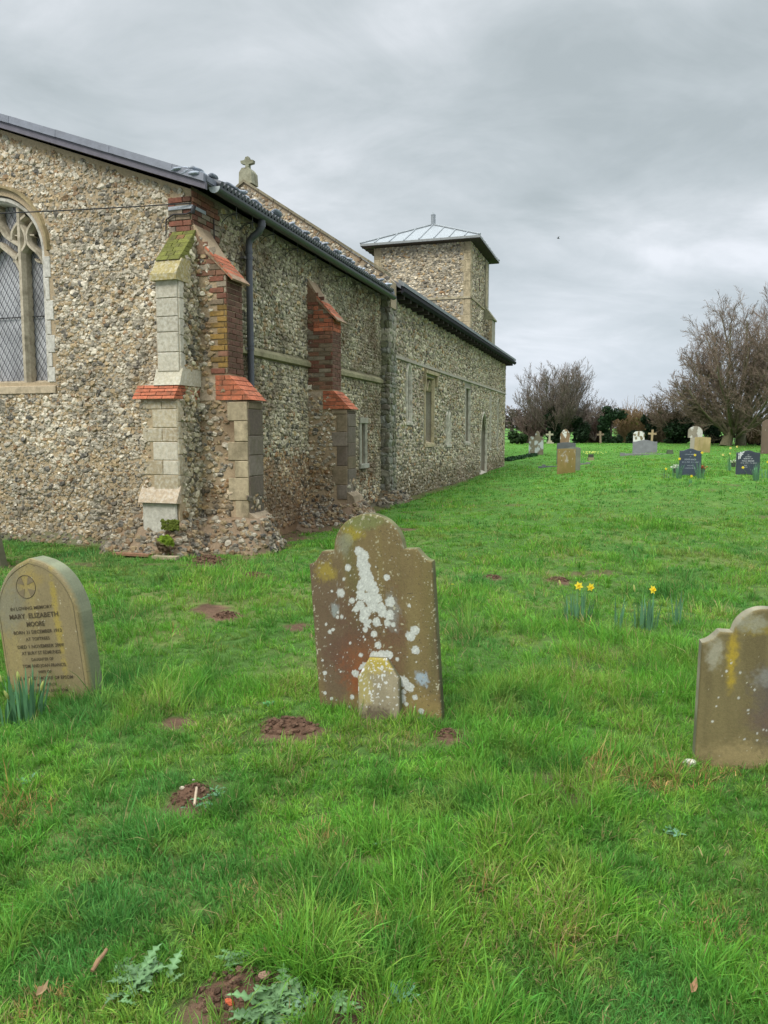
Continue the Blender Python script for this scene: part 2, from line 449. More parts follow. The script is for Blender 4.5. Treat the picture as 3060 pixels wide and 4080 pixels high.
def in_arch(u, z, grow=0.):
    r = (WH**2+WR**2)/(2*WH)+grow; ux = np.abs(u-WC); c_ = WH+grow-r
    return (z > 2.2) & np.where(z < WS, ux < WH+grow, (ux-c_)**2+(z-WS)**2 < r*r)
def e_mask(u, z):
    m = (z < 4.80+np.minimum(-u, 7+u)*.352) & ~in_arch(u, z, .14) & ~((u > -.30) & (z < 4.34) & (z > 2.0)) & ~((u > -.49) & (z < 2.1)) & ~((u > -.32) & (z > 4.22) & (z < 4.80))
    return m
def e_col(u, z):
    n = len(u); up = ss(4.6, 5.0, z+RNG.uniform(-.2, .2, n)); lo = 1-ss(.9, 2.0, z)
    a = flints(n, (3.0, 3.6, 3.0, 1.1, 2.6, .6)); b = flints(n, (2.2, 3, 1.5, .4, 3, 1.0)); c = flints(n, (1.2, 3, 2.6, .8, 3.2, 1))
    r = RNG.random(n)
    o = np.where((r < up)[:, None], b, a); o = np.where((r < lo*.8)[:, None], c*.95, o)
    st = fbm(u*1.3, z*1.3, 60, 4); o = o*(1-.35*ss(.52, .75, st))[:, None]
    return o
field(wall, ebr, VV, ZZ, EN, -4.75, .0, 0, 6.2, lambda u, z: e_mask(u, z) & (RNG.random(len(u)) < 1-.34*ss(4.3, 4.7, z)-.22*ss(1.5, .8, z)-.3*ss(.55, .7, fbm(u*1.8, z*1.8, 83, 3))), .062, .054, e_col, 1, .57, .34, szv=.55)
field(wall, ebr, VV, ZZ, EN, -4.75, .0, 0, 6.2, lambda u, z: e_mask(u, z) & (RNG.random(len(u)) < .75), .045, .040, e_col, 0, .50, .38, wob=.45, szv=.55)
wall.build('east_wall', M_FLINT, church)
# window stonework
MS = np.array([.42, .365, .27]); MSL = np.array([.52, .49, .42])
def ribbon(mb, pts, w, s0, s1, col, fr=None):
    """bar following pts (n,z) with width w between depths s0 and s1 of the east plane"""
    P = np.array(pts, float); d = np.gradient(P, axis=0); d /= np.linalg.norm(d, axis=1)[:, None]+1e-9
    nn = np.stack([-d[:, 1], d[:, 0]], 1); w = np.broadcast_to(w, (len(P),))[:, None]
    A = P+nn*w/2; B = P-nn*w/2; A2 = P+nn*w*.22; B2 = P-nn*w*.22
    fr = fr or (lambda n, s, z: L(n, s, z))
    rings = [fr(A[:, 0], s0+.07, A[:, 1]), fr(A2[:, 0], s0, A2[:, 1]), fr(B2[:, 0], s0, B2[:, 1]), fr(B[:, 0], s0+.07, B[:, 1]), fr(B[:, 0], s1, B[:, 1]), fr(A[:, 0], s1, A[:, 1])]
    v = np.stack(rings, 1).reshape(-1, 3); k = 6; m = len(P)
    f = [[i*k+j, i*k+(j+1) % k, (i+1)*k+(j+1) % k, (i+1)*k+j] for i in range(m-1) for j in range(k)]
    mb.add(v, np.array(f), col)
def smooth_pts(P, n=16):
    P = np.array(P, float); t = np.concatenate([[0], np.cumsum(np.linalg.norm(np.diff(P, axis=0), axis=1))]); q = np.linspace(0, t[-1], n)
    X = np.interp(q, t, P[:, 0]); Z = np.interp(q, t, P[:, 1])
    for _ in range(2):
        X[1:-1] = (X[:-2]+2*X[1:-1]+X[2:])/4; Z[1:-1] = (Z[:-2]+2*Z[1:-1]+Z[2:])/4
    return np.stack([X, Z], 1)
win = thing('window', None, None, L(WC, 0, 2.36)); win.parent = church; win.location = Vector(L(WC, 0, 2.36)-OC)
win['label'] = 'traceried window with leaded diamond panes'
glass = MB(); polyface(glass, [L(n, .27, z) for n, z in hole], [], [.4, .4, .4]); glass.build('glass', M_GLASS, win)
tr = MB()
def pz5(pts, s=.1): return [onE(x/4.1475, 700+y/4.1475, s) for x, y in pts]
for pts, w in [([(330, 2074), (250, 1430), (215, 1000), (200, 530)], .0)]:
    pass
mul = -2.93
for m_ in (mul, 2*WC-mul):
    ribbon(tr, [(m_, 2.36), (m_, 3.2), (m_, 4.1), (m_, 4.95)], .105, .08, .26, MS)
def mir(P): return [(2*WC-a, b) for a, b in P]
heads = [pz5([(235, 1430), (290, 1310), (385, 1220), (432, 1115), (420, 1000), (385, 880), (300, 790)]),
         pz5([(735, 1480), (690, 1370), (600, 1250), (500, 1190), (440, 1100), (430, 1000), (455, 870), (540, 760)]),
         pz5([(190, 1080), (195, 930), (250, 830), (330, 730), (420, 650)])]
for P in heads:
    P = smooth_pts(P); ribbon(tr, P, .075, .09, .26, MS); ribbon(tr, mir(P), .075, .09, .26, MS)
for P in [[(mul-.02, 4.0), (mul-.12, 4.2), (WC, 4.42)], [(mul, 4.35), (WC+.15, 4.5), (WC, 4.75), (WC, 5.05)]]:
    P = smooth_pts(P); ribbon(tr, P, .075, .09, .26, MS); ribbon(tr, mir(P), .075, .09, .26, MS)
# cusps
for P in [pz5([(240, 1420), (330, 1420), (400, 1440)], .15), pz5([(690, 1430), (640, 1440), (600, 1380)], .15), pz5([(230, 990), (350, 1000)], .15), pz5([(470, 980), (590, 990)], .15)]:
    ribbon(tr, smooth_pts(P, 6), .04, .12, .24, MS)
inner = [(a, b) for a, b in arch(WC, WH-.04, WS, WR-.05, z0=2.36)]
ribbon(tr, inner, .10, .03, .3, MSL)
tr.build('tracery', M_ASH, win)
hm = MB()
ribbon(hm, arch(WC, WH+.09, WS+.02, WR+.09), .065, -.06, .02, np.array([.30, .235, .125]))
hm.build('hood_mould', M_ASH, win)
for sg in (1, -1):
    jb = MB(); z = 2.36; i = 0
    while z < 4.15:
        h_ = random.uniform(.17, .32); w_ = .07 if i % 2 else random.uniform(.10, .15)
        n0 = WC+WH if sg > 0 else WC-WH-w_
        block(jb, L(n0, 0, z), VV, ZZ, EN, w_, h_-.008, .016, MSL*random.uniform(.70, .95))
        z += h_; i += 1
    jb.build('jamb', M_ASHL, win)
sl = MB(); prism(sl, [L(WC-WH-.12, -.03, 2.20), L(WC-WH-.12, -.03, 2.30), L(WC-WH-.12, .3, 2.42), L(WC-WH-.12, .3, 2.20)], VV*(2*WH+.24), [.42, .34, .23]); sl.build('sill', M_ASH, win)
lt = MB()
for q in np.arange(-4, 8, .105):
    for sg in (1, -1):
        a0 = np.array([WC+sg*(q-6), 2.3]); d_ = np.array([sg*1., 1.65])
        t_ = np.linspace(0, 3.2, 120); P = a0+t_[:, None]*d_
        ok = in_arch(P[:, 0], P[:, 1], -.05) & (P[:, 1] > 2.37)
        if ok.sum() > 2:
            P = P[ok]; tube(lt, L(P[[0, -1], 0], .245, P[[0, -1], 1]), .005, [.03, .03, .035], 3, False, False)
lt.build('lead_lattice', M_IRON, win)
for zz_ in (3.35,):
    sb = MB(); tube(sb, L([WC-WH, WC+WH], .235, [zz_, zz_]), .009, [.04, .04, .04], 5); sb.build('saddle_bar', M_IRON, win)

# --- north wall of the chancel
cw = MB()
SLIT = (6.86, 7.08, .98, 1.82)
def rect(a, b, c, d): return [(a, c), (b, c), (b, d), (a, d)]
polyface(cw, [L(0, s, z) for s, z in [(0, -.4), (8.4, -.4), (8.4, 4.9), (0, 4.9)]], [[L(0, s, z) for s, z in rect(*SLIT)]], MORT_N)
def reveal(mb, pts, d, col, n0=0.):
    a = [L(n0, s, z) for s, z in pts]; b = [L(n0-d, s, z) for s, z in pts]; k = len(a)
    mb.add(np.array(a+b), np.array([[i, (i+1) % k, k+(i+1) % k, k+i] for i in range(k)]), col)
reveal(cw, rect(*SLIT), .3, MORT_N*1.6)
nfr = lambda u, z: L(0, u, z)
def c_mask(u, z):
    m = ~((u < .72) & (z > 4.2) & (z < 4.8)) & ~((u > 6.72) & (u < 7.26) & (z > .84) & (z < 1.98)) & ~((z > 2.80) & (z < 2.97) & (u > .5)) & (z < 4.86)
    m &= ~((u > 0) & (u < .42)) & ~((u > 3.9) & (u < 4.32) & (z < 4.35)) & (z > 0)
    return m
def c_col(u, z):
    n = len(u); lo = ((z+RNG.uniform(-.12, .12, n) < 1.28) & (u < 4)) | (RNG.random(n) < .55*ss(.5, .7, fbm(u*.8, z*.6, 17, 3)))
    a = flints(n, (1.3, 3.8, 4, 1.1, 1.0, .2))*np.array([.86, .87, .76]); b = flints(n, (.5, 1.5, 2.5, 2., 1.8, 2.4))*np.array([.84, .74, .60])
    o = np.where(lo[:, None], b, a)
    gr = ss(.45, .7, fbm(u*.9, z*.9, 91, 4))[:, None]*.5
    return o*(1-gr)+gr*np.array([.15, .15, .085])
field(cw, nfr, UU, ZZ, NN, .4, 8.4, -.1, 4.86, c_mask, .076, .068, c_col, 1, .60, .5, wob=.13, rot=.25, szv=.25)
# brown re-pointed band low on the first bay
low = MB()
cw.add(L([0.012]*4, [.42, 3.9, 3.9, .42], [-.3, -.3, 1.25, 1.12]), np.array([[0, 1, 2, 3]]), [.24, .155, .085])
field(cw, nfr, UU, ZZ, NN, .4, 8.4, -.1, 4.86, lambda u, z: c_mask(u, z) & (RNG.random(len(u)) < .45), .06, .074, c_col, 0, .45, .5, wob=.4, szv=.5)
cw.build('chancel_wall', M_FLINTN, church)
fr_ = MB()
for a, b, c, d in [(6.72, 6.86, .92, 1.9), (7.08, 7.24, .92, 1.9)]: block(fr_, L(0, a, c), UU, ZZ, NN, b-a, d-c, .05, [.29, .275, .215])
block(fr_, L(0, 6.7, 1.84), UU, ZZ, NN, .56, .13, .07, [.29, .275, .215]); block(fr_, L(0, 6.7, .84), UU, ZZ, NN, .56, .1, .09, [.36, .35, .29])
sw = fr_.build('window', M_ASH, church); sw['label'] = 'narrow slit window low in the chancel wall'
g_ = MB(); g_.add(L([-.2]*4, [6.8, 7.1, 7.1, 6.8], [.9, .9, 1.9, 1.9]), np.array([[0, 1, 2, 3]]), [.03, .03, .03]); g_.build('glass', M_GLASS, sw)
for s0, s1, z_ in [(.45, 3.9, 2.88), (4.32, 8.36, 2.86)]:
    st = MB(); x = s0
    while x < s1-.05:
        w_ = min(random.uniform(.5, .8), s1-x)
        prism(st, [L(0, x, z_-.07), L(.085, x, z_-.05), L(.085, x, z_+.02), L(0, x, z_+.09)], UU*(w_-.006), np.array([.235, .215, .125])*random.uniform(.85, 1.15)); x += w_
    st.build('string_course', M_ASH, church)
# corner brickwork and iron strap
cb = MB()
def oldbrick(u=0, z=0):
    return np.array(random.choice([(.21, .085, .055), (.17, .075, .05), (.24, .12, .075), (.14, .065, .045), (.27, .22, .16), (.20, .15, .10)]))*random.uniform(.75, 1.1)
bricks(cb, ebr, VV, ZZ, EN, -.34, 0.0, 4.24, 4.79, lambda u, z: z < 4.8, oldbrick, .03)
bricks(cb, nfr, UU, ZZ, NN, 0, .70, 4.24, 4.84, lambda u, z: True, oldbrick, .03)
cb.build('brick_corner', M_BRICK, church)
sp = MB(); box(sp, L(-.33, -.045, 4.60), VV*.375, ZZ*.045, UU*.012, [.33, .35, .37]); box(sp, L(.032, -.04, 4.60), UU*.34, ZZ*.045, VV*.012, [.30, .32, .34]); sp.build('iron_strap', M_IRON, church)
cd = MB(); tube(cd, [L(.05, -.05, 4.56), L(-.05, -.05, 4.53), L(-.25, -.05, 4.54), L(-.36, -.05, 4.48), L(-.37, -.05, 4.36), L(-.37, -.05, 4.20)], .011, [.03, .025, .025], 6)
tube(cd, [L(.05, -.02, 4.62), L(.06, -.06, 4.58), L(.04, -.04, 4.54)], .03, [.02, .02, .02], 8)
cd.build('conduit', M_IRON, church); cd = MB()
tube(cd, [L(.05, .5, 4.6), L(.05, .5, 4.2), L(.03, .62, 4.1)], .009, [.04, .03, .03], 6); cd.build('conduit', M_IRON, church)
hk = MB(); tube(hk, L([-.42, -.62, -.72, -.74, -.78, -.84, -.86, -.84], [-.02]*8, [1.90, 1.93, 1.90, 1.80, 1.70, 1.68, 1.76, 1.86]), .011, [.03, .03, .03], 6); hk.build('cable_end', M_IRON, church)

# --- buttresses
NEWB = lambda: np.array([.43, .135, .07])*random.uniform(.75, 1.12)
def cap_courses(mb, og, out, wd, w, o0, o1, z0, z1, nc, colf, gap=.009):
    """brick weathering: og base point, out/wd unit vectors, projects from o1 (bottom) to o0 (top)"""
    hh = (z1-z0)/nc
    for i in range(nc):
        za, zb = z0+i*hh, z0+(i+1)*hh-gap
        fa = (za-z0)/(z1-z0); fb = (zb-z0)/(z1-z0)
        oa = o1+(o0-o1)*fa; ob = o1+(o0-o1)*fb
        x = 0; r = i % 2
        segs = [0]; x = .11 if r else .225
        while x < w-.04: segs.append(x); x += .225
        segs.append(w)
        for a, b in zip(segs[:-1], segs[1:]):
            # along the projection too
            cut = max(0, oa-.225*(1 if r else .55))
            c = colf()
            prism(mb, [og+wd*a+out*cut+ZZ*za, og+wd*a+out*oa+ZZ*za, og+wd*a+out*ob+ZZ*zb, og+wd*a+out*min(cut, ob)+ZZ*zb], wd*(b-a-gap), c)
            if cut > .03:
                c = colf()
                prism(mb, [og+wd*a+ZZ*za, og+wd*a+out*(cut-gap)+ZZ*za, og+wd*a+out*(min(cut, ob)-gap)+ZZ*zb, og+wd*a+ZZ*zb], wd*(b-a-gap), c)
def quoin(mb, fr, du, dv, nr, u0, w, z0, z1, colf, hs=(.2, .34), alt=.0, d=.02, flip=False):
    z = z0; i = 0
    while z < z1-.05:
        h_ = min(random.uniform(*hs), z1-z); w_ = w+(alt if i % 2 else 0)
        a = u0-w_ if flip else u0
        if w_ > .42:
            sp_ = w_*random.uniform(.42, .6)
            block(mb, fr(np.array([a]), np.array([z]))[0], du, dv, nr, sp_-.006, h_-.007, d, colf(z)); block(mb, fr(np.array([a+sp_]), np.array([z]))[0], du, dv, nr, w_-sp_, h_-.007, d, colf(z))
        else: block(mb, fr(np.array([a]), np.array([z]))[0], du, dv, nr, w_, h_-.007, d, colf(z))
        z += h_; i += 1
ASHW = lambda z: np.array([.44, .40, .31])*random.uniform(.8, 1.1)
ASHT = lambda z: np.array([.38, .31, .20])*random.uniform(.8, 1.12)
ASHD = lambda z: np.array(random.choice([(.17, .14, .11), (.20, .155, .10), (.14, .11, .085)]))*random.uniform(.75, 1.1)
# east buttress
eb = thing('buttress', None, None, L(-.2, -.3, 0)); eb.parent = church; eb.location = Vector(L(-.2, -.3, 0)-OC); eb['label'] = 'pale ashlar buttress on the east wall with a mossy top'
c_ = MB()
prism(c_, [L(-.49, 0, -.2), L(-.49, -.57, -.2), L(-.49, -.57, 2.06), L(-.49, 0, 2.06)], VV*.545, MORT_E)
prism(c_, [L(-.28, 0, 2.06), L(-.28, -.47, 2.06), L(-.28, -.47, 3.62), L(-.28, 0, 4.30)], VV*.335, MORT_E)
sfr = lambda u, z: L(.055, u, z)
sidecol = lambda u, z: flints(len(u), (1.0, 2.4, 4, 2.2, .8, .3))*np.array([.9, .9, .8])
field(c_, sfr, -UU*-1, ZZ, NN, -.46, 0, .1, 4.3, lambda u, z: (z < 4.25+u*1.35) & ((z < 2.1) | (u > -.36)), .075, .068, sidecol, 1, .62, .5)
c_.build('core', M_FLINT, eb)
a_ = MB(); c2_ = MB()
bfr = lambda s: (lambda u, z: L(u, s, z))
def ash_lower(z): return np.array(random.choice([(.38, .32, .215), (.43, .38, .29), (.33, .27, .175), (.36, .29, .185)]))*random.uniform(.85, 1.08)
quoin(a_, bfr(-.57), VV, ZZ, EN, .055, .37, .80, 2.04, ash_lower, (.18, .28), .15, .012, flip=True)
field(c2_, bfr(-.57), VV, ZZ, EN, -.49, -.30, .2, 2.04, lambda u, z: u < -.36, .06, .055, e_col, 1, .55, .3)
c2_.build('flint_face', M_FLINT, eb)
quoin(a_, bfr(-.47), VV, ZZ, EN, -.27, .32, 2.42, 3.60, ASHW, (.2, .3), .0)
quoin(a_, sfr, -UU*-1, ZZ, NN, -.47, .12, 2.42, 3.60, ASHW, (.2, .3), .06, .015)
quoin(a_, sfr, -UU*-1, ZZ, NN, -.57, .14, .80, 2.04, ASHT, (.2, .3), .06, .015)
block(a_, L(-.49, -.585, .28), VV, ZZ, EN, .52, .42, .03, [.40, .375, .31], .02)
prism(a_, [L(-.51, -.56, .68), L(-.51, -.68, .70), L(-.51, -.66, .75), L(-.51, -.56, .92)], VV*.59, [.37, .29, .2])
prism(a_, [L(-.31, 0, 2.24), L(-.31, -.55, 2.24), L(-.31, -.46, 2.46), L(-.31, 0, 2.46)], VV*.40, [.42, .38, .28])
prism(a_, [L(-.30, -.2, 3.58), L(-.30, -.56, 3.58), L(-.30, -.56, 3.66), L(-.30, -.40, 3.88), L(-.30, -.2, 3.88)], VV*.385, [.30, .245, .105])
a_.build('ashlar', M_ASHL, eb)
b_ = MB(); box(b_, L(-.545, -.50, 2.055), VV*.60, UU*.5, ZZ*.18, [.36, .28, .2])
cap_courses(b_, L(-.56, 0, 0), -UU, VV, .635, .52, .66, 2.06, 2.25, 4, NEWB); b_.build('brick_cap', M_BRICK, eb)
m_ = MB()
for i in range(7):
    z0 = 3.86+i*.067; o1 = .44-i*.062
    for a, b in ((0, .11), (.12, .23), (.24, .35)) if i % 2 else ((0, .17), (.18, .35)):
        cm = np.array([.14, .145, .035]) if random.random() < .88 else np.array([.25, .14, .06])
        prism(m_, [L(-.29+a, 0, z0), L(-.29+a, -o1, z0), L(-.29+a, -o1+.05, z0+.062), L(-.29+a, 0, z0+.062)], VV*(b-a), cm*random.uniform(.8, 1.2))
m_.build('mossy_cap', M_BRICK, eb)

def north_buttress(s0, wd, base, lab, old):
    r = thing('buttress', None, None, L(.3, s0, 0)); r.parent = church; r.location = Vector(L(.3, s0, 0)-OC); r['label'] = lab
    UP, LO = .50, .78
    co = MB()
    prism(co, [L(0, s0, -.3), L(LO, s0, -.3), L(LO, s0, 2.05), L(0, s0, 2.05)], UU*wd, MORT_T)
    prism(co, [L(0, s0, 2.05), L(UP, s0, 2.05), L(UP, s0, 3.7), L(0, s0, 4.45)], UU*wd, MORT_T*.9)
    efr = lambda u, z: L(u, s0, z)
    bl = .24 if old else .05     # where the brick starts on the upper stage
    def em(u, z):
        up = (z > 2.3) & (z < 4.35-u*1.15) & (u < bl+.03)
        lowr = (z <= 2.3) & (u < LO-.26)
        return (up | lowr) & (u > .02)
    def ecol(u, z):
        n = len(u); lo = z+RNG.uniform(-.1, .1, n) < .95
        a = flints(n, (.8, 2, 2, .8, 3., 1.8)); b = flints(n, (.6, 1.3, 2.6, 2.2, 1.6, 1.6))*np.array([.8, .72, .62])
        return np.where(lo[:, None], b, a)
    field(co, efr, VV, ZZ, EN, .0, LO, .1, 4.3, em, .080, .072, ecol, 1, .50, .40, keep=.84)
    field(co, lambda u, z: L(LO, u, z), UU, ZZ, NN, s0, s0+wd, .1, .9, lambda u, z: z < .8, .085, .08, ecol, 1, .55, .4)
    co.build('core', M_FLINTN, r)
    br = MB()
    def bc(u, z):
        c = oldbrick()
        if old and 2.3 < z < 3.3 and random.random() < .8*ss(2.3, 2.6, z)*(1-ss(3.1, 3.4, z))+.1: c = np.array([.27, .165, .05])*random.uniform(.6, 1.1)
        return c
    nb_ = (lambda u, z: (z < 4.33-u*1.12) & ((u > bl) | (z > 3.68) | (z < 2.0)))
    bricks(br, efr, VV, ZZ, EN, .02, UP, 2.42, 4.40, nb_, bc, .014, .225)
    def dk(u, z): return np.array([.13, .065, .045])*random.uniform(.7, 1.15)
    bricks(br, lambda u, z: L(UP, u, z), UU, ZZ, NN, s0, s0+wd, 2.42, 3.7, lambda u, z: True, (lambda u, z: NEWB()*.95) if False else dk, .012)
    if not old:
        bricks(br, lambda u, z: L(u, s0-.006, z), VV, ZZ, EN, .14, UP, 3.47, 4.0, lambda u, z: (z < 4.15-u*1.05), lambda u, z: NEWB(), .014, .2)
        bricks(br, lambda u, z: L(UP+.006, u, z), UU, ZZ, NN, s0, s0+wd, 3.47, 3.68, lambda u, z: True, lambda u, z: NEWB(), .014, .2)
    # plain sloping brick above the new cap
    prism(br, [L(-.0, s0-.02, 4.36), L(.24, s0-.02, 4.06), L(.24, s0-.02, 4.0), L(0, s0-.02, 4.0)], UU*(wd+.03), [.20, .12, .075])
    br.build('brickwork', M_BRICK, r)
    cp = MB()
    # upper tile cap, steep slope
    prism(cp, [L(.20, s0-.035, 4.10), L(.62, s0-.035, 3.655), L(.60, s0-.035, 3.635), L(.20, s0-.035, 4.03)], UU*(wd+.07), [.30, .20, .13])
    for i in range(6):
        f = i/6.; a0 = .22+.40*f; zt = 4.082-.445*f
        for q in range(2):
            prism(cp, [L(a0, s0-.04+q*.25, zt+.012), L(a0+.054, s0-.04+q*.25, zt-.045), L(a0+.047, s0-.04+q*.25, zt-.065), L(a0-.01, s0-.04+q*.25, zt-.01)], UU*(.24), NEWB())
    cp.build('tile_cap', M_BRICK, r)
    c2 = MB(); cap_courses(c2, L(.32, s0-.03, 0), VV, UU, wd+.06, .20, .53, 2.06, 2.40, 5, NEWB)
    box(c2, L(0, s0-.008, 2.05), VV*.62, UU*(wd+.016), ZZ*.14, [.38, .29, .2])
    prism(c2, [L(0, s0-.012, 2.06), L(.80, s0-.012, 2.06), L(.50, s0-.012, 2.38), L(0, s0-.012, 2.38)], UU*(wd+.02), [.40, .31, .22])
    c2.build('brick_cap', M_BRICK, r)
    aq = MB(); tl = ASHT
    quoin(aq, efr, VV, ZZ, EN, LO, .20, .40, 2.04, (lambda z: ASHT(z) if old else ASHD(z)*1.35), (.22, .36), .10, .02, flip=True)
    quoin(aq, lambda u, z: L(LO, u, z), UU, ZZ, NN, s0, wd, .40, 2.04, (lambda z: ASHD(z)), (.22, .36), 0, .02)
    prism(aq, [L(LO, s0-.03, .30), L(LO+.16, s0-.03, .34), L(LO+.12, s0-.03, .46), L(LO, s0-.03, .54)], UU*(wd+.06), [.27, .21, .14])
    aq.build('ashlar', M_ASH, r)
north_buttress(0.0, .42, 0, 'corner buttress on the north wall, its old brick coated in orange lichen', True)
north_buttress(3.9, .42, 0, 'middle buttress of dark red brick on the north wall', False)

# rubble footings spreading from the buttress feet
def heap(rects, nr, sr, hgt, run, col, rock, name, lod=1, den=150, seed=0):
    mb = MB()
    n_ = np.arange(nr[0], nr[1], .05); s_ = np.arange(sr[0], sr[1], .05)
    def hf(n, s):
        d = np.full(np.shape(n), 9.)
        for a, b, c, e in rects:
            dn = np.maximum(np.maximum(a-n, n-b), 0); ds = np.maximum(np.maximum(c-s, s-e), 0)
            d = np.minimum(d, np.hypot(dn, ds))
        d = d+(fbm(n*2.3, s*2.3, seed+4, 3)-.5)*.22
        return hgt*np.clip(1-d/run, -.4, 1)**1. if False else hgt*np.clip(1-d/run, -.4, 1)
    A, B = np.meshgrid(n_, s_, indexing='ij'); Hh = hf(A, B)+(fbm(A*7, B*7, seed, 2)-.5)*.05
    P = L(A, B, Hh); P[..., 2] += gz(P[..., 0], P[..., 1])*.6
    ny = len(s_); i = np.arange(len(n_)-1)[:, None]*ny+np.arange(ny-1)[None]
    F = np.stack([i, i+ny, i+ny+1, i+1], -1).reshape(-1, 4)
    F = F[(Hh.ravel()[F] > -.03).any(1)]
    mb.add(P.reshape(-1, 3), F, col, True)
    cnt = int(den*(nr[1]-nr[0])*(sr[1]-sr[0])); n = RNG.uniform(*nr, cnt); s = RNG.uniform(*sr, cnt); h = hf(n, s)
    k = (h > .01) & (h < hgt*.98); n, s, h = n[k], s[k], h[k]
    P = L(n, s, h); P[:, 2] += gz(P[:, 0], P[:, 1])*.6
    z = RNG.uniform(.45, 1.2, len(n))*rock
    rocks(mb, P, z, z*RNG.uniform(.6, .9, len(n)), z*.6, VV, ZZ, -UU, flints(len(n), (.8, 2., 2.6, 1.6, 3, 2.2))*.60, lod)
    return mb.build(name, M_FLINT, church)
heap([(-.9, .10, -.57, 0), (0, .92, -.12, .42)], (-1.25, 1.5), (-1.0, .9), .46, .24, [.20, .14, .085], .045, 'footing', den=650)
heap([(0, .92, 3.8, 4.32)], (-.1, 1.6), (3.2, 4.9), .36, .42, [.15, .10, .06], .045, 'footing', seed=3, den=420)
heap([(-7, -1.1, -.02, 0)], (-7, -1.0), (-.22, .1), .14, .13, [.10, .10, .045], .035, 'footing', seed=7, den=420)
heap([(0, .3, 8.3, 9.0)], (-.1, .8), (7.7, 9.6), .3, .3, [.09, .08, .05], .06, 'footing', seed=9, den=200)
ms = MB(); tv, tf = ICO[2]; c0 = L(.02, -.88, .20)
ms.add(c0+(tv*np.array([.11, .10, .11]))*(1+RNG.uniform(-.28, .2, (len(tv), 1))), tf, np.where((tv[:, 2:3]+tv[:, :1]*.4 > .1), [[.11, .165, .015]], [[.10, .07, .045]])*RNG.uniform(.7, 1.2, (len(tv), 1)))
rocks(ms, L(RNG.uniform(-.12, .12, 60), -.72, RNG.uniform(.36, .48, 60)), np.full(60, .025), np.full(60, .02), np.full(60, .02), VV, ZZ, -UU, np.tile([[.09, .11, .02]], (60, 1)))
ms.build('moss_clump', M_SOIL, church)
pl = MB(); box(pl, L(-.75, -.93, .02), VV*.55, ZZ*.03, UU*.1, [.22, .12, .07]); box(pl, L(-.1, -1.0, .01), VV*.35, ZZ*.04, UU*.1, [.33, .27, .18]); pl.build('board', M_WOOD, church)

# --- nave
NW0, NW1 = 8.4, 28.4
def lan(sc, hw, z0, zs, rise): return arch(sc, hw, zs, rise, 8, z0)
OPEN = dict(
    lancet=lan(10.9, .22, 1.95, 3.15, .36), w2=rect(12.62, 13.72, 1.32, 3.28),
    w3a=lan(15.62, .13, 1.28, 2.05, .26), w3b=lan(16.02, .13, 1.28, 2.05, .26), w4=rect(18.6, 19.5, 1.3, 3.3),
    door=lan(22.55, .72, .0, 1.55, .95), w5=lan(24.15, .14, 1.0, 3.05, .30), w6=lan(26.2, .13, 1.0, 2.95, .28))
nw = MB()
polyface(nw, [L(0, s, z) for s, z in [(NW0, -.4), (NW1, -.4), (NW1, 5.05), (NW0, 5.05)]], [[L(0, s, z) for s, z in v] for v in OPEN.values()], [.25, .235, .18])
BB = {k: (min(p[0] for p in v), max(p[0] for p in v), min(p[1] for p in v), max(p[1] for p in v)) for k, v in OPEN.items()}
def n_mask(u, z):
    m = (z < 5.0) & (u > 8.9)
    for k_, (a, b, c, d) in BB.items():
        g = .16
        tp = d+(.12 if k_ in ('w2', 'w4') else .02)
        cen = (a+b)/2; hw = (b-a)/2
        taper = np.where(k_ in ('w2', 'w4'), 0, np.clip((z-(d-hw*1.6))/(hw*1.9), 0, 1)*hw*.9)
        m &= ~((np.abs(u-cen) < hw+g-taper) & (z > c-.12) & (z < tp+.1))
    return m
def n_col(u, z):
    n = len(u); o = flints(n, (2.0, 4, 3.4, 1.1, 1.6, .4))*np.array([.96, .95, .88])
    lo = ss(.75, .2, z+RNG.uniform(-.2, .2, n))[:, None]*.8
    o = o*(1-lo)+lo*np.array([.13, .10, .045])*RNG.uniform(.6, 1.3, (n, 1))
    pink = ss(.5, .7, fbm(u*.5, z*.8, 14, 3))[:, None]*.35
    return o*(1-pink)+pink*np.array([.36, .26, .19])
field(nw, nfr, UU, ZZ, NN, 8.9, 28.4, -.1, 5.0, n_mask, .105, .085, n_col, 0, .62, .5, wob=.3)
for k_, v in OPEN.items(): reveal(nw, v, .32 if k_ != 'door' else .45, [.40, .36, .28])
prism(nw, [L(0, 8.9, 3.50), L(.07, 8.9, 3.52), L(.0, 8.9, 3.66)], UU*19.5, [.27, .255, .19])
nw.build('nave_wall', M_FLINT, church)
FS = np.array([.58, .53, .43])
def nave_opening(keys, name, lab, col, dark=(.1, .1, .105)):
    fm = MB(); pts = OPEN[keys[0]]
    for k_ in keys:
        P = np.array(OPEN[k_]); Q = np.concatenate([P, P[:1]]) if k_ in ('w2', 'w4') else P
        rb = ribbon(fm, Q if k_ in ('w2', 'w4') else P, .11, -.035, .06, col, fr=lambda a, s, z: L(-np.asarray(s), a, z))
        a, b, c, d = BB[k_]
        prism(fm, [L(.05, a-.1, c-.10), L(.05, a-.1, c-.02), L(-.3, a-.1, c+.12), L(-.3, a-.1, c-.10)], UU*(b-a+.2), col*.95)
    o = fm.build(name, M_ASH, church); o['label'] = lab
    return o
def glaz(par, keys, d=.28, col=(.12, .125, .13)):
    g = MB()
    for k_ in keys: polyface(g, [L(-d, s, z) for s, z in OPEN[k_]], [], col)
    g.build('glass', M_GLASS, par)
w = nave_opening(['lancet'], 'window', 'tall single lancet window nearest the chancel', FS*.95); glaz(w, ['lancet'])
w = nave_opening(['w2'], 'window', 'square-headed two-light window in pale tan stone', np.array([.45, .37, .23])); glaz(w, ['w2'])
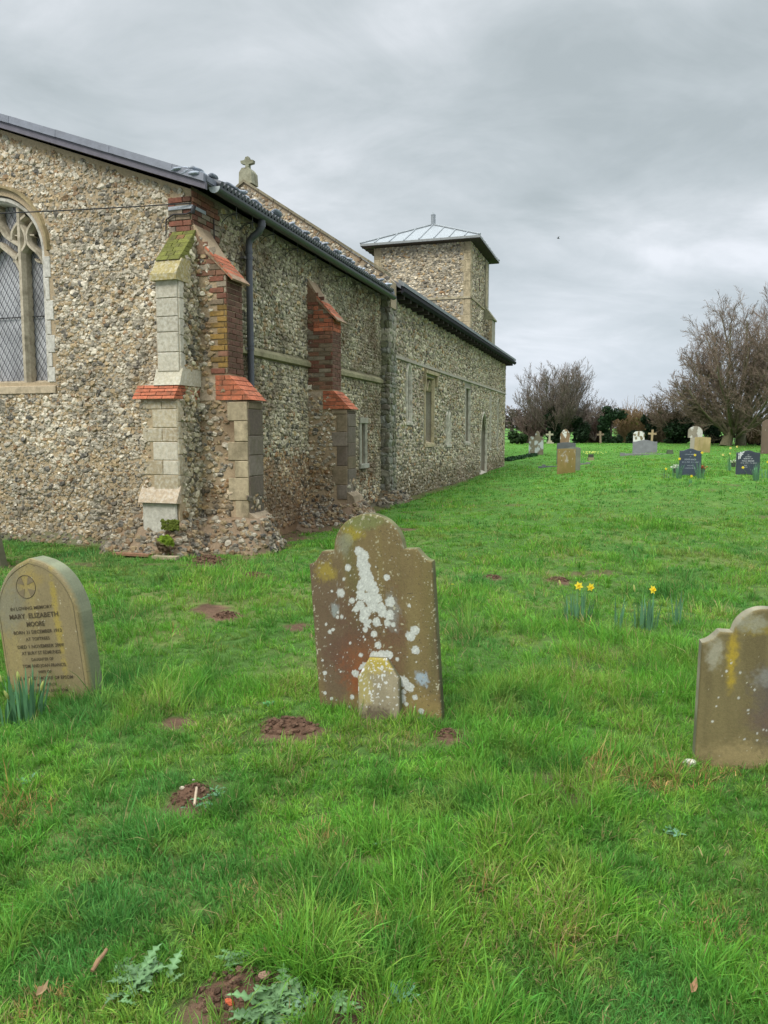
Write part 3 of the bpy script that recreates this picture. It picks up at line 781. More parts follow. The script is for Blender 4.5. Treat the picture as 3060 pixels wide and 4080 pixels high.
m2 = MB(); box(m2, L(-.12, 13.1, 1.35), UU*.12, VV*-.12, ZZ*1.9, [.44, .37, .24])
for a in (12.62, 13.22): ribbon(m2, smooth_pts([(a, 2.9), (a+.08, 3.08), (a+.25, 3.26), (a+.42, 3.08), (a+.5, 2.9)], 9), .09, .05, .2, np.array([.46, .38, .25]), fr=lambda x, s, z: L(-np.asarray(s), x, z))
m2.build('mullion', M_ASH, w)
h2 = MB(); block(h2, L(0, 12.40, 3.36), UU, ZZ, NN, 1.56, .10, .12, [.38, .31, .19]); block(h2, L(0, 12.40, 3.05), UU, ZZ, NN, .1, .31, .10, [.38, .31, .19]); block(h2, L(0, 13.86, 3.05), UU, ZZ, NN, .1, .31, .10, [.38, .31, .19]); h2.build('hood_mould', M_ASH, w)
w = nave_opening(['w3a', 'w3b'], 'window', 'pair of small pointed lights', FS); glaz(w, ['w3a', 'w3b'], .2, (.03, .03, .03))
w = nave_opening(['w4'], 'window', 'second square-headed window, grey stone with one mullion', FS*.85); glaz(w, ['w4'])
m3 = MB(); box(m3, L(-.12, 19.0, 1.35), UU*.11, VV*-.1, ZZ*1.95, [.38, .35, .28]); m3.build('mullion', M_ASH, w)
w = nave_opening(['w5'], 'window', 'narrow lancet beyond the door', FS*.85)
g = MB(); polyface(g, [L(-.06, s, z) for s, z in OPEN['w5']], [], [.33, .30, .25]); g.build('blocking', M_FLINT, w)
w = nave_opening(['w6'], 'window', 'last narrow lancet before the tower end', FS*.8)
g = MB(); polyface(g, [L(-.06, s, z) for s, z in OPEN['w6']], [], [.33, .30, .25]); g.build('blocking', M_FLINT, w)
w = nave_opening(['door'], 'doorway', 'pointed north doorway', FS)
d_ = MB(); polyface(d_, [L(-.42, s, z) for s, z in OPEN['door']], [], [.10, .075, .05]); d_.build('door', M_WOOD, w)
qn = MB()
quoin(qn, nfr, UU, ZZ, NN, NW1, .25, .2, 4.9, lambda z: np.array([.38, .32, .22])*random.uniform(.8, 1.1), (.2, .35), .12, .02, flip=True); qn.build('quoin', M_ASH, church)
# nave east gable
ga = MB(); SL = .66; AP = (-3.53, 7.80)
gp = [(.25, 4.6), (.25, 5.22), (.10, 5.38), AP, (-7.2, 5.38), (-7.2, 4.6)]
prism(ga, [L(n, 8.4, z) for n, z in gp], UU*.45, [.33, .255, .165])
def g_mask(u, z): return (z < 5.36+(.10-np.abs(u-AP[0])-AP[0])*SL-.03) & (z > 4.9+(-u)*.3) & (u > AP[0]-2)
field(ga, lambda u, z: L(u, 8.4, z), VV, ZZ, EN, -5.6, .2, 4.6, 7.8, g_mask, .085, .075, lambda u, z: flints(len(u), (2, 3, 1.5, 1, 3, 1.4))*.92, 1, .55, .45, keep=.85)
ga.build('gable_wall', M_FLINT, church)
cp = MB()
for sg in (1, -1):
    for i in range(9):
        a, b = i/9., (i+1)/9.-.004
        n0 = AP[0]+sg*(3.65)*a; n1 = AP[0]+sg*3.65*b; z0 = AP[1]-.0-SL*3.65*a; z1 = AP[1]-SL*3.65*b
        prism(cp, [L(n0, 8.33, z0-.01), L(n1, 8.33, z1-.01), L(n1, 8.33, z1+.055), L(n0, 8.33, z0+.055)], UU*.59, np.array([.20, .175, .115])*random.uniform(.8, 1.15))
cp.build('coping', M_ASH, church)
fi = MB()
prism(fi, [L(AP[0]+a, 8.42, AP[1]+b) for a, b in [(-.18, -.02), (.18, -.02), (.165, .26), (.09, .36), (-.09, .36), (-.165, .26)]], UU*.36, [.27, .26, .18])
prism(fi, [L(AP[0]+a, 8.53, AP[1]+b) for a, b in [(-.05, .34), (.05, .34), (.045, .47), (.16, .49), (.17, .56), (.06, .58), (.03, .66), (-.04, .65), (-.07, .58), (-.18, .57), (-.17, .51), (-.045, .47)]], UU*.12, [.22, .22, .15])
fi.build('gable_cross', M_ASH, church)
# rough pier where the chancel meets the nave
pr = MB(); prism(pr, [L(0, 8.36, -.3), L(.2, 8.36, -.3), L(.2, 8.36, 4.9), L(0, 8.36, 4.9)], UU*.6, [.14, .14, .11])
z = .0
while z < 4.85:
    h_ = random.uniform(.08, .20)
    for fr_, du, nr_, w0, w1 in ((lambda u, z: L(u, 8.36, z), VV, EN, .0, .22), (lambda u, z: L(.2, u, z), UU, NN, 8.36, 8.96)):
        x = w0
        while x < w1-.03:
            w_ = min(random.uniform(.09, .24), w1-x+.03)
            gcol = np.array(random.choice([(.17, .165, .12), (.21, .21, .17), (.14, .14, .08), (.24, .22, .16), (.15, .135, .10)]))*random.uniform(.8, 1.1)
            if 3.75 < z < 4.1: gcol = np.array([.30, .28, .2])
            P = fr_(np.array([x+w_/2]), np.array([z+h_/2]))
            rocks(pr, P, np.array([w_*.52]), np.array([h_*.55]), np.array([.032]), du, ZZ, nr_, gcol[None], 1, .34, .2)
            x += w_
    z += h_*.95
pr.build('corner_pier', M_FLINT, church)
for sw_ in (0,):
    cl_ = MB()
    for (n, s) in [((-7.05), 0)]:
        cl_.add(L([-7.05]*4, [0, 8.4, 8.4, 0], [-.3, -.3, 4.9, 4.9]), np.array([[0, 1, 2, 3]]), [.3, .26, .2])
        cl_.add(L([-7.2]*4, [8.4, 28.4, 28.4, 8.4], [-.3, -.3, 5.0, 5.0]), np.array([[0, 1, 2, 3]]), [.3, .26, .2])
        polyface(cl_, [L(n_, 28.4, z_) for n_, z_ in [(0, -.4), (0, 5.0), (-3.53, 7.3), (-7.2, 5.0), (-7.2, -.4)]], [], [.3, .26, .2])
    cl_.build('rear_wall', M_FAR, church)
# --- roofs
rf = MB()
E0 = (.34, 4.95); RG = (-3.52, 6.31)
LD = np.array([.13, .14, .165])
for sg in (0, 1):
    ev = (E0[0], E0[1]) if sg == 0 else (2*RG[0]-E0[0], E0[1])
    prism(rf, [L(ev[0], -.16, ev[1]), L(RG[0], -.16, RG[1]), L(RG[0], -.16, RG[1]-.07), L(ev[0], -.16, ev[1]-.07)], UU*8.56, LD)
rf.build('chancel_roof', M_LEAD, church)
vg = MB()
for sg in (1, -1):
    f = lambda n: RG[0]+sg*(n-RG[0])
    N0, N1 = RG[0], .33
    prism(vg, [L(f(N0), -.20, 6.12), L(f(N1), -.20, 4.775), L(f(N1), -.20, 4.865), L(f(N0), -.20, 6.21)], UU*.05, [.105, .095, .115])
    x = N0
    while x < N1-.1:
        y = min(x+random.uniform(.75, 1.0), N1-.0); z = lambda n: 6.21-(n-N0)*(1.345/3.85)
        prism(vg, [L(f(x), -.235, z(x)), L(f(y-.006), -.235, z(y)), L(f(y-.006), -.225, z(y)+.10), L(f(x), -.225, z(x)+.10)], UU*.28, LD*random.uniform(.9, 1.1))
        x = y
vg.build('verge', M_LEAD, church)
ev = MB()
for q in np.arange(.12, 8.2, .105):
    tube(ev, [L(.40, q, 4.915), L(.0, q, 5.06), L(-.4, q, 5.20)], .046, [.055, .058, .065], 6, True)
ev.build('eaves_tiles', M_LEAD, church)
lf = MB()
k_ = 46; P = L(RNG.uniform(.12, .3, k_), np.sort(RNG.uniform(-.1, 8.2, k_)), 0); P[:, 2] = 5.055+RNG.uniform(-.02, .03, k_)
rocks(lf, P, RNG.uniform(.08, .16, k_), RNG.uniform(.05, .09, k_), np.full(k_, .03), UU, VV, ZZ, np.tile([[.27, .30, .34]], (k_, 1))*RNG.uniform(.7, 1.2, (k_, 1)), 2, .12, .3, smooth=True)
P = L([.18, .05, -.08], [-.12, -.1, -.12], [4.99, 5.035, 5.08]); rocks(lf, P, np.full(3, .12), np.full(3, .14), np.full(3, .035), VV, UU, ZZ, np.tile([[.24, .27, .31]], (3, 1)), 2, .1, .3, smooth=True)
lf.build('lead_flashing', M_LEAD, church)
gt = MB()
th = np.linspace(math.pi, 2*math.pi, 10); r_ = .078
ring = [(r_*math.cos(t), r_*math.sin(t)) for t in th]
ss_ = np.array([.02, 2.1, 4.2, 6.2, 8.3]); GN, GZ = .345, 4.865
v = np.array([[L(GN+a*q, s, GZ-.006*s+b*q) for a, b in ring] for q in (1, .93) for s in ss_]).reshape(2, len(ss_), 10, 3)
vv = v.reshape(-1, 3); F = []
for q in range(2):
    for i in range(len(ss_)-1):
        for j in range(9): F.append([q*50+i*10+j, q*50+i*10+j+1, q*50+(i+1)*10+j+1, q*50+(i+1)*10+j])
for i in range(len(ss_)-1):
    for e in (0, 9): F.append([i*10+e, (i+1)*10+e, 50+(i+1)*10+e, 50+i*10+e])
gt.add(vv, np.array(F), [.045, .048, .052], False)
for s in (2.1, 4.2, 6.2): tube(gt, [L(GN, s-.05, GZ-.006*s-.004), L(GN, s+.05, GZ-.006*s-.004)], .068, [.045, .048, .052], 16, True, False) if False else None
gu = gt.build('gutter', M_PVC, church)
ec = MB(); prism(ec, [L(GN+a*1.06, .018, GZ+b*1.06) for a, b in ring], -UU*.012, [.36, .38, .38]); ec.build('end_cap', M_PVC, gu)
for s in [.75, 1.25, 1.95, 2.9, 3.7, 4.4, 5.3, 6.1, 7.2]:
    b = MB(); tube(b, [L(.0, s+.05, 4.62), L(.12, s+.02, 4.70), L(.27, s, 4.72)], .006, [.05, .05, .05], 5); tube(b, [L(.27, s, 4.64), L(.27, s, 4.84)], .006, [.09, .09, .09], 5); tube(b, [L(.02, s, 4.72), L(.31, s, 4.72)], .005, [.05, .05, .05], 5)
    b.build('bracket', M_IRON, gu)
dp = MB(); c_p = [.06, .064, .072]
tube(dp, [L(.34, 1.42, 4.79), L(.335, 1.42, 4.70), L(.29, 1.42, 4.63), L(.19, 1.42, 4.57), L(.125, 1.42, 4.50), L(.115, 1.42, 4.42), L(.115, 1.42, 4.1), L(.115, 1.42, 3.0), L(.115, 1.42, .35)], .052, c_p, 12)
tube(dp, [L(.34, 1.42, 4.76), L(.333, 1.42, 4.70)], .060, c_p, 12); 
for z_ in (4.36, 4.27, 2.98, 2.92, 1.2): tube(dp, [L(.115, 1.42, z_), L(.115, 1.42, z_-.035)], .060, c_p, 12)
dpo = dp.build('downpipe', M_PVC, church)
for z_ in (4.25, 2.9): 
    b = MB(); box(b, L(0, 1.30, z_-.02), UU*.12, VV*.1, ZZ*.035, [.10, .09, .08]); b.build('clip', M_IRON, dpo)
# nave roof with rafter feet
nr_ = MB()
NE = (.36, 5.20); NRG = (-3.53, 7.70)
for sg in (0, 1):
    e_ = NE if sg == 0 else (2*NRG[0]-NE[0], NE[1])
    prism(nr_, [L(e_[0], 8.86, e_[1]), L(NRG[0], 8.86, NRG[1]), L(NRG[0], 8.86, NRG[1]-.1), L(e_[0], 8.86, e_[1]-.1)], UU*19.85, [.10, .105, .115])
nr_.build('nave_roof', M_LEAD, church)
fa = MB(); prism(fa, [L(.36, 8.9, 5.14), L(.44, 8.9, 5.12), L(.44, 8.9, 5.04), L(.36, 8.9, 4.98)], UU*20.1, [.018, .018, .022]); prism(fa, [L(.02, 8.9, 5.06), L(.36, 8.9, 5.06), L(.36, 8.9, 5.03), L(.02, 8.9, 5.03)], UU*19.7, [.03, .027, .024]); fa.build('eaves_gutter', M_WOOD, church)
le = MB(); prism(le, [L(.30, 8.87, 5.20), L(.445, 8.87, 5.145), L(.445, 8.87, 5.235), L(.30, 8.87, 5.33)], UU*19.95, [.15, .165, .17]); le.build('eaves_lead', M_LEAD, church)
for s in np.arange(9.2, 28.6, .62):
    b = MB(); box(b, L(.0, s, 4.90), UU*.09, VV*.34, ZZ*.115, [.05, .042, .036]); b.build('rafter', M_WOOD, church)
# --- tower
TS, TN, TNL, TW = 28.42, -1.77, -6.7, 33.2
tw = MB(); TC = np.array([.33, .30, .24])
prism(tw, [L(TNL, TS, 4.5), L(TN, TS, 4.5), L(TN, TW, 4.5), L(TNL, TW, 4.5)], ZZ*6.45, TC)
tcol = lambda u, z: flints(len(u), (3, 3.6, 2.4, 1.2, 1.3, .3))*np.array([1, .96, .9])
def t_m(u, z): return ~((u > TN-.42) | ((u < TNL+.4) & (z > 9.8))) & ~((z > 8.17) & (z < 8.32)) & (z > 5.9+(-1.77-u)*.5)
field(tw, lambda u, z: L(u, TS, z), VV, ZZ, EN, TNL, TN, 5.6, 10.9, t_m, .125, .105, tcol, 0, .60, .45, wob=.3)
field(tw, lambda u, z: L(TN, u, z), UU, ZZ, NN, TS, TW, 5, 10.9, lambda u, z: (u > TS+.3) & (u < TW-.5) & ~((z > 8.17) & (z < 8.32)), .125, .105, tcol, 0, .60, .45, wob=.3)
def at_t(z): return np.array([.40, .33, .21])*random.uniform(.82, 1.12)
tow = tw.build('tower', M_FAR, church)
q_ = MB()
quoin(q_, lambda u, z: L(u, TS, z), VV, ZZ, EN, TN, .34, 5.0, 10.9, at_t, (.3, .6), .16, .02, flip=True)
q_.build('quoin', M_ASH, tow); q_ = MB()
quoin(q_, lambda u, z: L(TN, u, z), UU, ZZ, NN, TS, .36, 5.0, 10.9, at_t, (.3, .6), .14, .02)
q_.build('quoin', M_ASH, tow); q_ = MB()
quoin(q_, lambda u, z: L(u, TS, z), VV, ZZ, EN, TNL, .4, 9.4, 10.9, at_t, (.4, .6), .2, .02)
q_.build('quoin', M_ASH, tow)
s_ = MB(); box(s_, L(TNL-.04, TS-.07, 8.20), VV*(TN-TNL+.11), UU*.1, ZZ*.10, [.38, .33, .22]); box(s_, L(TN, TS-.07, 8.20), UU*(TW-TS), VV*.07, ZZ*.10, [.34, .29, .19]); s_.build('string_course', M_ASH, tow)
nb = MB()
prism(nb, [L(TN, 32.2, 4.5), L(TN+.46, 32.2, 4.5), L(TN+.46, 32.2, 7.72), L(TN+.08, 32.2, 8.32), L(TN+.08, 32.2, 10.85), L(TN, 32.2, 10.85)], UU*1.0, TC*.95)
field(nb, lambda u, z: L(u, 32.2, z), VV, ZZ, EN, TN, TN+.36, 5, 7.7, lambda u, z: u > -9, .14, .12, tcol, 0, .6, .45)
quoin(nb, lambda u, z: L(u, 32.2, z), VV, ZZ, EN, TN+.46, .16, 5, 7.68, at_t, (.3, .6), .06, .02, flip=True)
quoin(nb, lambda u, z: L(TN+.08, u, z), UU, ZZ, NN, 32.2, .5, 8.4, 10.8, at_t, (.35, .6), .1, .02)
prism(nb, [L(TN, 32.15, 7.68), L(TN+.54, 32.15, 7.68), L(TN+.54, 32.15, 7.76), L(TN+.06, 32.15, 8.40), L(TN, 32.15, 8.40)], UU*1.1, [.25, .24, .15])
nb.build('buttress', M_ASH, tow)
sl_ = MB(); box(sl_, L(TN+.02, 30.6, 8.95), UU*.22, VV*.015, ZZ*.6, [.10, .07, .05]); sl_.build('slit_window', M_WOOD, tow)
tr_ = MB(); OH = .55
ea = [L(TNL-OH, TS-OH, 10.92), L(TN+OH, TS-OH, 10.92), L(TN+OH, TW+OH, 10.92), L(TNL-OH, TW+OH, 10.92)]; ap = L((TN+TNL)/2, (TS+TW)/2, 12.45)
TL_ = np.array([.25, .27, .28])
up = [p+ZZ*.11 for p in ea]
tr_.add(np.array(up+[ap]), np.array([[0, 1, 4], [1, 2, 4], [2, 3, 4], [3, 0, 4]]), TL_)
tr_.add(np.array(ea+up), np.array([[0, 1, 5, 4], [1, 2, 6, 5], [2, 3, 7, 6], [3, 0, 4, 7]]), [.20, .21, .20])
so_ = MB(); box(so_, ea[0]-ZZ*.03+VV*.02+UU*.02, VV*(TN-TNL+2*OH-.04), UU*(TW-TS+2*OH-.04), ZZ*.025, [.05, .04, .033])
tro = tr_.build('tower_roof', M_LEAD, tow); so_.build('soffit', M_WOOD, tow)
sm_ = MB()
for a, b in ((0, 1), (1, 2)):
    A, B = up[a], up[b]
    tube(sm_, [A+ZZ*.03, ap+ZZ*.03], .05, [.24, .26, .265], 5); 
    for i in range(1, 8):
        f = i/8.; e = A+(B-A)*f
        # rolls run up the slope until they meet the hip
        m = (A+B)/2; t = 1-abs(2*f-1); tgt = e+(ap-m)*t
        tube(sm_, [e+ZZ*.02, tgt+ZZ*.02], .035, [.26, .28, .29], 5)
tube(sm_, [up[2]+ZZ*.03, ap+ZZ*.03], .05, [.24, .26, .265], 5); tube(sm_, [up[3]+ZZ*.03, ap+ZZ*.03], .05, [.24, .26, .265], 5)
sm_.build('lead_roll', M_LEAD, tro) 
fn = MB(); tube(fn, [ap-ZZ*.1, ap+ZZ*.45, ap+ZZ*.5, ap+ZZ*.66], [.12, .115, .13, .005], [.20, .22, .23], 8, False); fn.build('finial', M_LEAD, tro)
for a in np.arange(TS-.4, TW+.4, .55):
    b = MB(); box(b, L(TNL-.5, a, 10.84), UU*.1, VV*.5, ZZ*.07, [.09, .06, .045]); b.build('rafter', M_WOOD, tow)
# cable slung from the corner
cbm = MB(); t = np.linspace(0, 1, 24); A = L(.03, -.06, 4.66); _b = onE(-900, 872, -1.0); B = L(_b[0], -1.0, _b[1])
P = A+(B-A)*t[:, None]; P[:, 2] -= .04*4*t*(1-t)
tube(cbm, P, .009, [.012, .012, .012], 5)
tag(cbm.build('overhead_cable', M_IRON, origin=A), 'thin black cable running left from the brick corner under the church roof', 'cable')

# ------------------------------------------------------------------ headstones
def stone(name, label, base, w, top, th, paint, yaw=-17.35, roll=0., pitch=0., nu=60, nv=80, mat=None, group=None, bury=.12, bev=.008, cat='headstone', taper=0.):
    """headstone: top(u) gives its height for u in -1..1; base = ground point in the middle of the front face.
    returns the object and a function (x, z, y) -> world"""
    ya, ro, pi_ = R(yaw), R(roll), R(pitch)
    def fw(x, z, y=0.):
        x, z, y = np.broadcast_arrays(np.asarray(x, float), np.asarray(z, float), np.asarray(y, float))
        x1 = x*math.cos(ro)+z*math.sin(ro); z1 = -x*math.sin(ro)+z*math.cos(ro)
        y1 = y*math.cos(pi_)+z1*math.sin(pi_); z2 = z1*math.cos(pi_)-y*math.sin(pi_)
        X = x1*math.cos(ya)-y1*math.sin(ya)+base[0]; Y = x1*math.sin(ya)+y1*math.cos(ya)+base[1]
        return np.stack([X, Y, z2+base[2]], -1)
    us = np.linspace(-1, 1, nu)
    # extra columns at steps of the outline
    tt = np.array([top(u) for u in us]); j = np.where(np.abs(np.diff(tt)) > .03)[0]
    ex = np.concatenate([np.linspace(us[i], us[i+1], 8)[1:-1] for i in j]) if len(j) else np.array([])
    us = np.sort(np.concatenate([us, ex])); tt = np.array([top(u) for u in us])
    vs = np.linspace(0, 1, nv)
    Uq, Vq = np.meshgrid(us, vs, indexing='ij')
    Zq = -bury+Vq*(tt[:, None]+bury); Xq = Uq*w/2*(1-taper*(Zq/tt.max()))
    # outline points for rounding
    op = np.concatenate([np.stack([Xq[:, -1], Zq[:, -1]], 1), np.stack([Xq[0], Zq[0]], 1), np.stack([Xq[-1], Zq[-1]], 1)])
    D = np.full(Xq.shape, 9.)
    for a, b in op[::2]: D = np.minimum(D, (Xq-a)**2+(Zq-b)**2)
    D = np.sqrt(D); off = bev*(1-np.sqrt(np.clip(1-(1-np.clip(D/bev, 0, 1))**2, 0, 1)))
    wb = (fbm(Xq*9+base[0], Zq*9, 71, 3)-.5)*.003
    cf = paint(Xq, Zq, D); mb = MB(); nu_, nv_ = Xq.shape
    i = np.arange(nu_-1)[:, None]*nv_+np.arange(nv_-1)[None]
    F = np.stack([i, i+nv_, i+nv_+1, i+1], -1).reshape(-1, 4)
    mb.add(fw(Xq, Zq, off+wb).reshape(-1, 3), F, cf.reshape(-1, 3), True)
    mb.add(fw(Xq[::2, ::2], Zq[::2, ::2], th).reshape(-1, 3), (lambda a, b: np.stack([(np.arange(a-1)[:, None]*b+np.arange(b-1)[None]), (np.arange(a-1)[:, None]*b+np.arange(1, b)[None]), (np.arange(1, a)[:, None]*b+np.arange(1, b)[None]), (np.arange(1, a)[:, None]*b+np.arange(b-1)[None])], -1).reshape(-1, 4))(*Xq[::2, ::2].shape), cf[::2, ::2].reshape(-1, 3)*.9, True)
    # rim
    idx = [(0, q) for q in range(nv_)]+[(q, nv_-1) for q in range(1, nu_)]+[(nu_-1, q) for q in range(nv_-2, -1, -1)]
    ex_ = np.array([Xq[a, b] for a, b in idx]); ez = np.array([Zq[a, b] for a, b in idx]); eo = np.array([(off+wb)[a, b] for a, b in idx])
    ec_ = np.array([cf[a, b] for a, b in idx]); K = len(idx)
    ly = [eo, np.full(K, th*.35), np.full(K, th*.7), np.full(K, th)]
    V_ = np.stack([fw(ex_, ez, y) for y in ly], 0); rimc = rim_col(ex_, ez, ec_)
    C_ = np.stack([ec_, rimc, rimc, rimc], 0)
    f = [[a*K+b, a*K+b+1, (a+1)*K+b+1, (a+1)*K+b] for a in range(3) for b in range(K-1)]
    mb.add(V_.reshape(-1, 3), np.array(f), C_.reshape(-1, 3), False)
    o = mb.build(name, mat or M_HEAD, origin=base); tag(o, label, cat, group)
    return o, fw
RIM = {'c': None}
def rim_col(x, z, c):
    if RIM['c'] is None: return c
    k = fbm(x*14+3, z*14, 55, 4)[:, None]; q = ss(.35, .65, fbm(x*5+3, z*3, 56, 3))[:, None]
    al = ss(.55, .1, z)[:, None]*.6
    return RIM['c']*(.6+.7*k)*(.62+.38*q)*(1-al*np.array([.6, .5, .65]))
def spots(X, Z, c, pts, col, edge=.25, sc=60, seed=0):
    for x, z, r in pts:
        d = np.hypot(X-x, Z-z)/r+(fbm(X*sc, Z*sc, seed+int(abs(x)*999), 2)-.5)*edge*2
        m = (1-ss(.86, 1.0, d))[..., None]
        ring = 1-.13*ss(.55, .35, np.abs(d-.72))[..., None]
        c = c*(1-m)+np.array(col)*m*ring*(.72+.36*vn(X*170, Z*170, 5))[..., None]
    return c
def patch(X, Z, c, x, z, rx, rz, col, amt=1., soft=.6, seed=1, sc=9):
    d = np.hypot((X-x)/rx, (Z-z)/rz)+(fbm(X*sc, Z*sc, seed, 4)-.5)*.9
    g_ = vn(X*110, Z*110, seed+50)*.5+vn(X*55, Z*55, seed+60)*.5; m = (np.clip((1-ss(1-soft, 1.1, d+(g_-.5)*.7)), 0, 1))[..., None]*amt
    return c*(1-m)+np.array(col)*m
def speck(X, Z, c, dens, col, sc=90, seed=3, reg=None):
    n = vn(X*sc, Z*sc, seed)*.6+vn(X*sc*2.1, Z*sc*2.1, seed+1)*.4
    if reg is not None: n = n-(1-reg)*.3
    m = ss(1-dens, 1-dens+.05, n)[..., None]
    return c*(1-m)+np.array(col)*m
def streak(X, Z, c, amt, seed, sc=11, col=(.13, .11, .045)):
    m = (ss(.45, .7, fbm(X*sc, Z*.9, seed, 4))*amt)[..., None]
    return c*(1-m)+np.array(col)*m
WL = (.55, .56, .51)
def paint_central(X, Z, D):
    c = np.ones(X.shape+(3,))*np.array([.150, .112, .052])
    c = c*(.8+.4*fbm(X*5, Z*5, 2, 4))[..., None]
    c = streak(X, Z, c, .75, 11, 9, (.115, .105, .04)); c = streak(X, Z, c, .6, 23, 14, (.175, .135, .055)); c = streak(X, Z, c, .6, 37, 6, (.11, .075, .055))
    c = patch(X, Z, c, -.10, .42, .26, .36, (.105, .058, .040), .85, .9, 8, 6)
    c = patch(X, Z, c, .13, .48, .09, .30, (.12, .06, .04), .5, .8, 18)
    c = patch(X, Z, c, .24, .42, .05, .5, (.19, .15, .065), .6, .7, 19)
    c = patch(X, Z, c, -.10, .22, .16, .22, (.235, .075, .025), .8, .9, 9, 9)
    c = patch(X, Z, c, -.05, .34, .20, .16, (.17, .08, .035), .6, .9, 29, 5)
    c = patch(X, Z, c, .0, .04, .5, .12, (.20, .165, .06), .7, .8, 10); c = patch(X, Z, c, .27, .05, .12, .12, (.25, .18, .07), .6, .6, 13)
    c = patch(X, Z, c, -.08, 1.06, .09, .08, (.27, .22, .035), .85, .8, 6, 22); c = patch(X, Z, c, -.27, .84, .07, .09, (.29, .225, .04), .75, .7, 7, 22)
    c = patch(X, Z, c, -.02, 1.12, .17, .05, (.155, .17, .065), .85); c = patch(X, Z, c, -.14, 1.0, .06, .09, (.21, .22, .16), .6, .6, 33, 30)
    c = patch(X, Z, c, -.23, .62, .03, .05, (.28, .33, .32), .6, .6, 43, 30)
    c = patch(X, Z, c, .27, .22, .045, .05, (.28, .34, .38), .9, .5, 44, 30); c = patch(X, Z, c, .12, .62, .05, .14, (.22, .23, .21), .6, .7, 45, 30)
    e = ss(.10, .0, D)
    c = speck(X, Z, c, .30, (.36, .34, .24), 95, 3, e); c = speck(X, Z, c, .24, (.34, .31, .2), 60, 4, ss(.4, .6, fbm(X*4, Z*4, 6, 3)))
    rs = np.random.default_rng(5)
    P = [(-.055, .955, .035), (-.03, .93, .04), (-.04, .90, .045), (-.035, .87, .05), (-.03, .83, .05), (-.02, .79, .055), (-.0, .75, .05), (.02, .73, .035), (-.055, .75, .035),
         (-.06, .70, .04), (-.015, .68, .045), (.035, .68, .035), (-.07, .64, .035), (.01, .635, .045), (.055, .63, .035), (-.045, .60, .04), (-.055, .565, .03), (.06, .60, .03), (-.04, .53, .02),
         (-.13, .86, .022), (-.16, .795, .01), (-.185, .715, .032), (-.24, .725, .009), (-.12, .67, .018), (-.1, .62, .02), (.1, .80, .02), (.11, .66, .03), (.10, .585, .038), (.085, .54, .022), (.02, .545, .027), (-.02, .55, .012),
         (.12, .53, .015), (-.05, .50, .018), (.0, .475, .02), (-.25, .50, .012), (-.27, .485, .012), (-.29, .53, .009), (-.21, .60, .009), (-.19, .575, .012), (-.215, .572, .011), (.245, .50, .034), (.215, .465, .03), (.24, .385, .026),
         (.02, .41, .022), (.0, .345, .04), (.04, .35, .04), (.08, .355, .034), (.02, .30, .032), (.04, .275, .022), (-.03, .30, .028), (-.07, .28, .028), (-.13, .24, .024), (-.09, .35, .014), (-.10, .27, .01), (-.15, .42, .009),
         (.16, .20, .04), (.19, .17, .03), (.12, .215, .03), (.1, .25, .022), (.155, .14, .015), (.14, .10, .035), (.165, .07, .014), (.22, .11, .017), (.25, .03, .018), (.24, -.02, .018),
         (-.32, .24, .014), (-.33, .315, .008), (-.16, .10, .015), (-.33, .12, .011), (-.29, .085, .011), (-.22, .25, .006), (-.18, .04, .007), (.22, .64, .01), (.13, .33, .013)]
    P = [(a, b, r*(.84 if r > .03 else 1)) for a, b, r in P]
    for _ in range(120): P.append((rs.normal(.0, .07), rs.normal(.62, .10), rs.uniform(.002, .007)))
    for _ in range(60): P.append((rs.uniform(-.33, .33), rs.uniform(.05, .8), rs.uniform(.002, .005)))
    c = speck(X, Z, c, .17, (.32, .30, .23), 80, 88); c = speck(X, Z, c, .22, (.09, .07, .04), 120, 98)
    return spots(X, Z, c, P, WL, .26, 110)
def top_central(u):
    a = abs(u)*.368
    if a < .205: return .965+math.sqrt(max(.205**2-a*a, 0))*.97
    if a < .285: return .958
    t = (a-.285)/.083; return .885+.07*(1-math.sin(t*math.pi/2)) if t < 1 else .885
RIM['c'] = np.array([.17, .165, .08])
pc = gnd(1512, 2848)
stone('headstone', 'tall brown headstone with round head and stepped shoulders, splashed with white lichen, in the centre', pc, .735, top_central, .075, paint_central, roll=-4.0, nu=190, nv=290, bury=.15)
def paint_foot(X, Z, D):
    c = np.ones(X.shape+(3,))*np.array([.25, .215, .14])*(.75+.5*fbm(X*14, Z*14, 2, 4))[..., None]
    c = patch(X, Z, c, .0, .32, .16, .07, (.36, .28, .05), .9, .7, 5, 20); c = patch(X, Z, c, -.08, .2, .06, .15, (.32, .27, .08), .7, .8, 6, 20)
    c = patch(X, Z, c, .0, .02, .12, .07, (.10, .075, .05), .9, .6, 7, 20)
    c = speck(X, Z, c, .34, (.52, .52, .48), 75, 8, ss(-.02, .12, Z)); return speck(X, Z, c, .2, (.62, .62, .6), 50, 9, ss(.1, .2, Z))
def top_foot(u): a = abs(u); return .35 if a < .42 else .35-(a-.42)/.58*.115
RIM['c'] = np.array([.36, .32, .2])
stone('footstone', 'small squat lichen-crusted stone with clipped corners leaning before the central headstone', gnd(1508, 2868)+np.array([0, -.0, 0]), .245, top_foot, .085, paint_foot, roll=-2.5, pitch=5, nu=80, nv=100, bev=.014, cat='footstone')
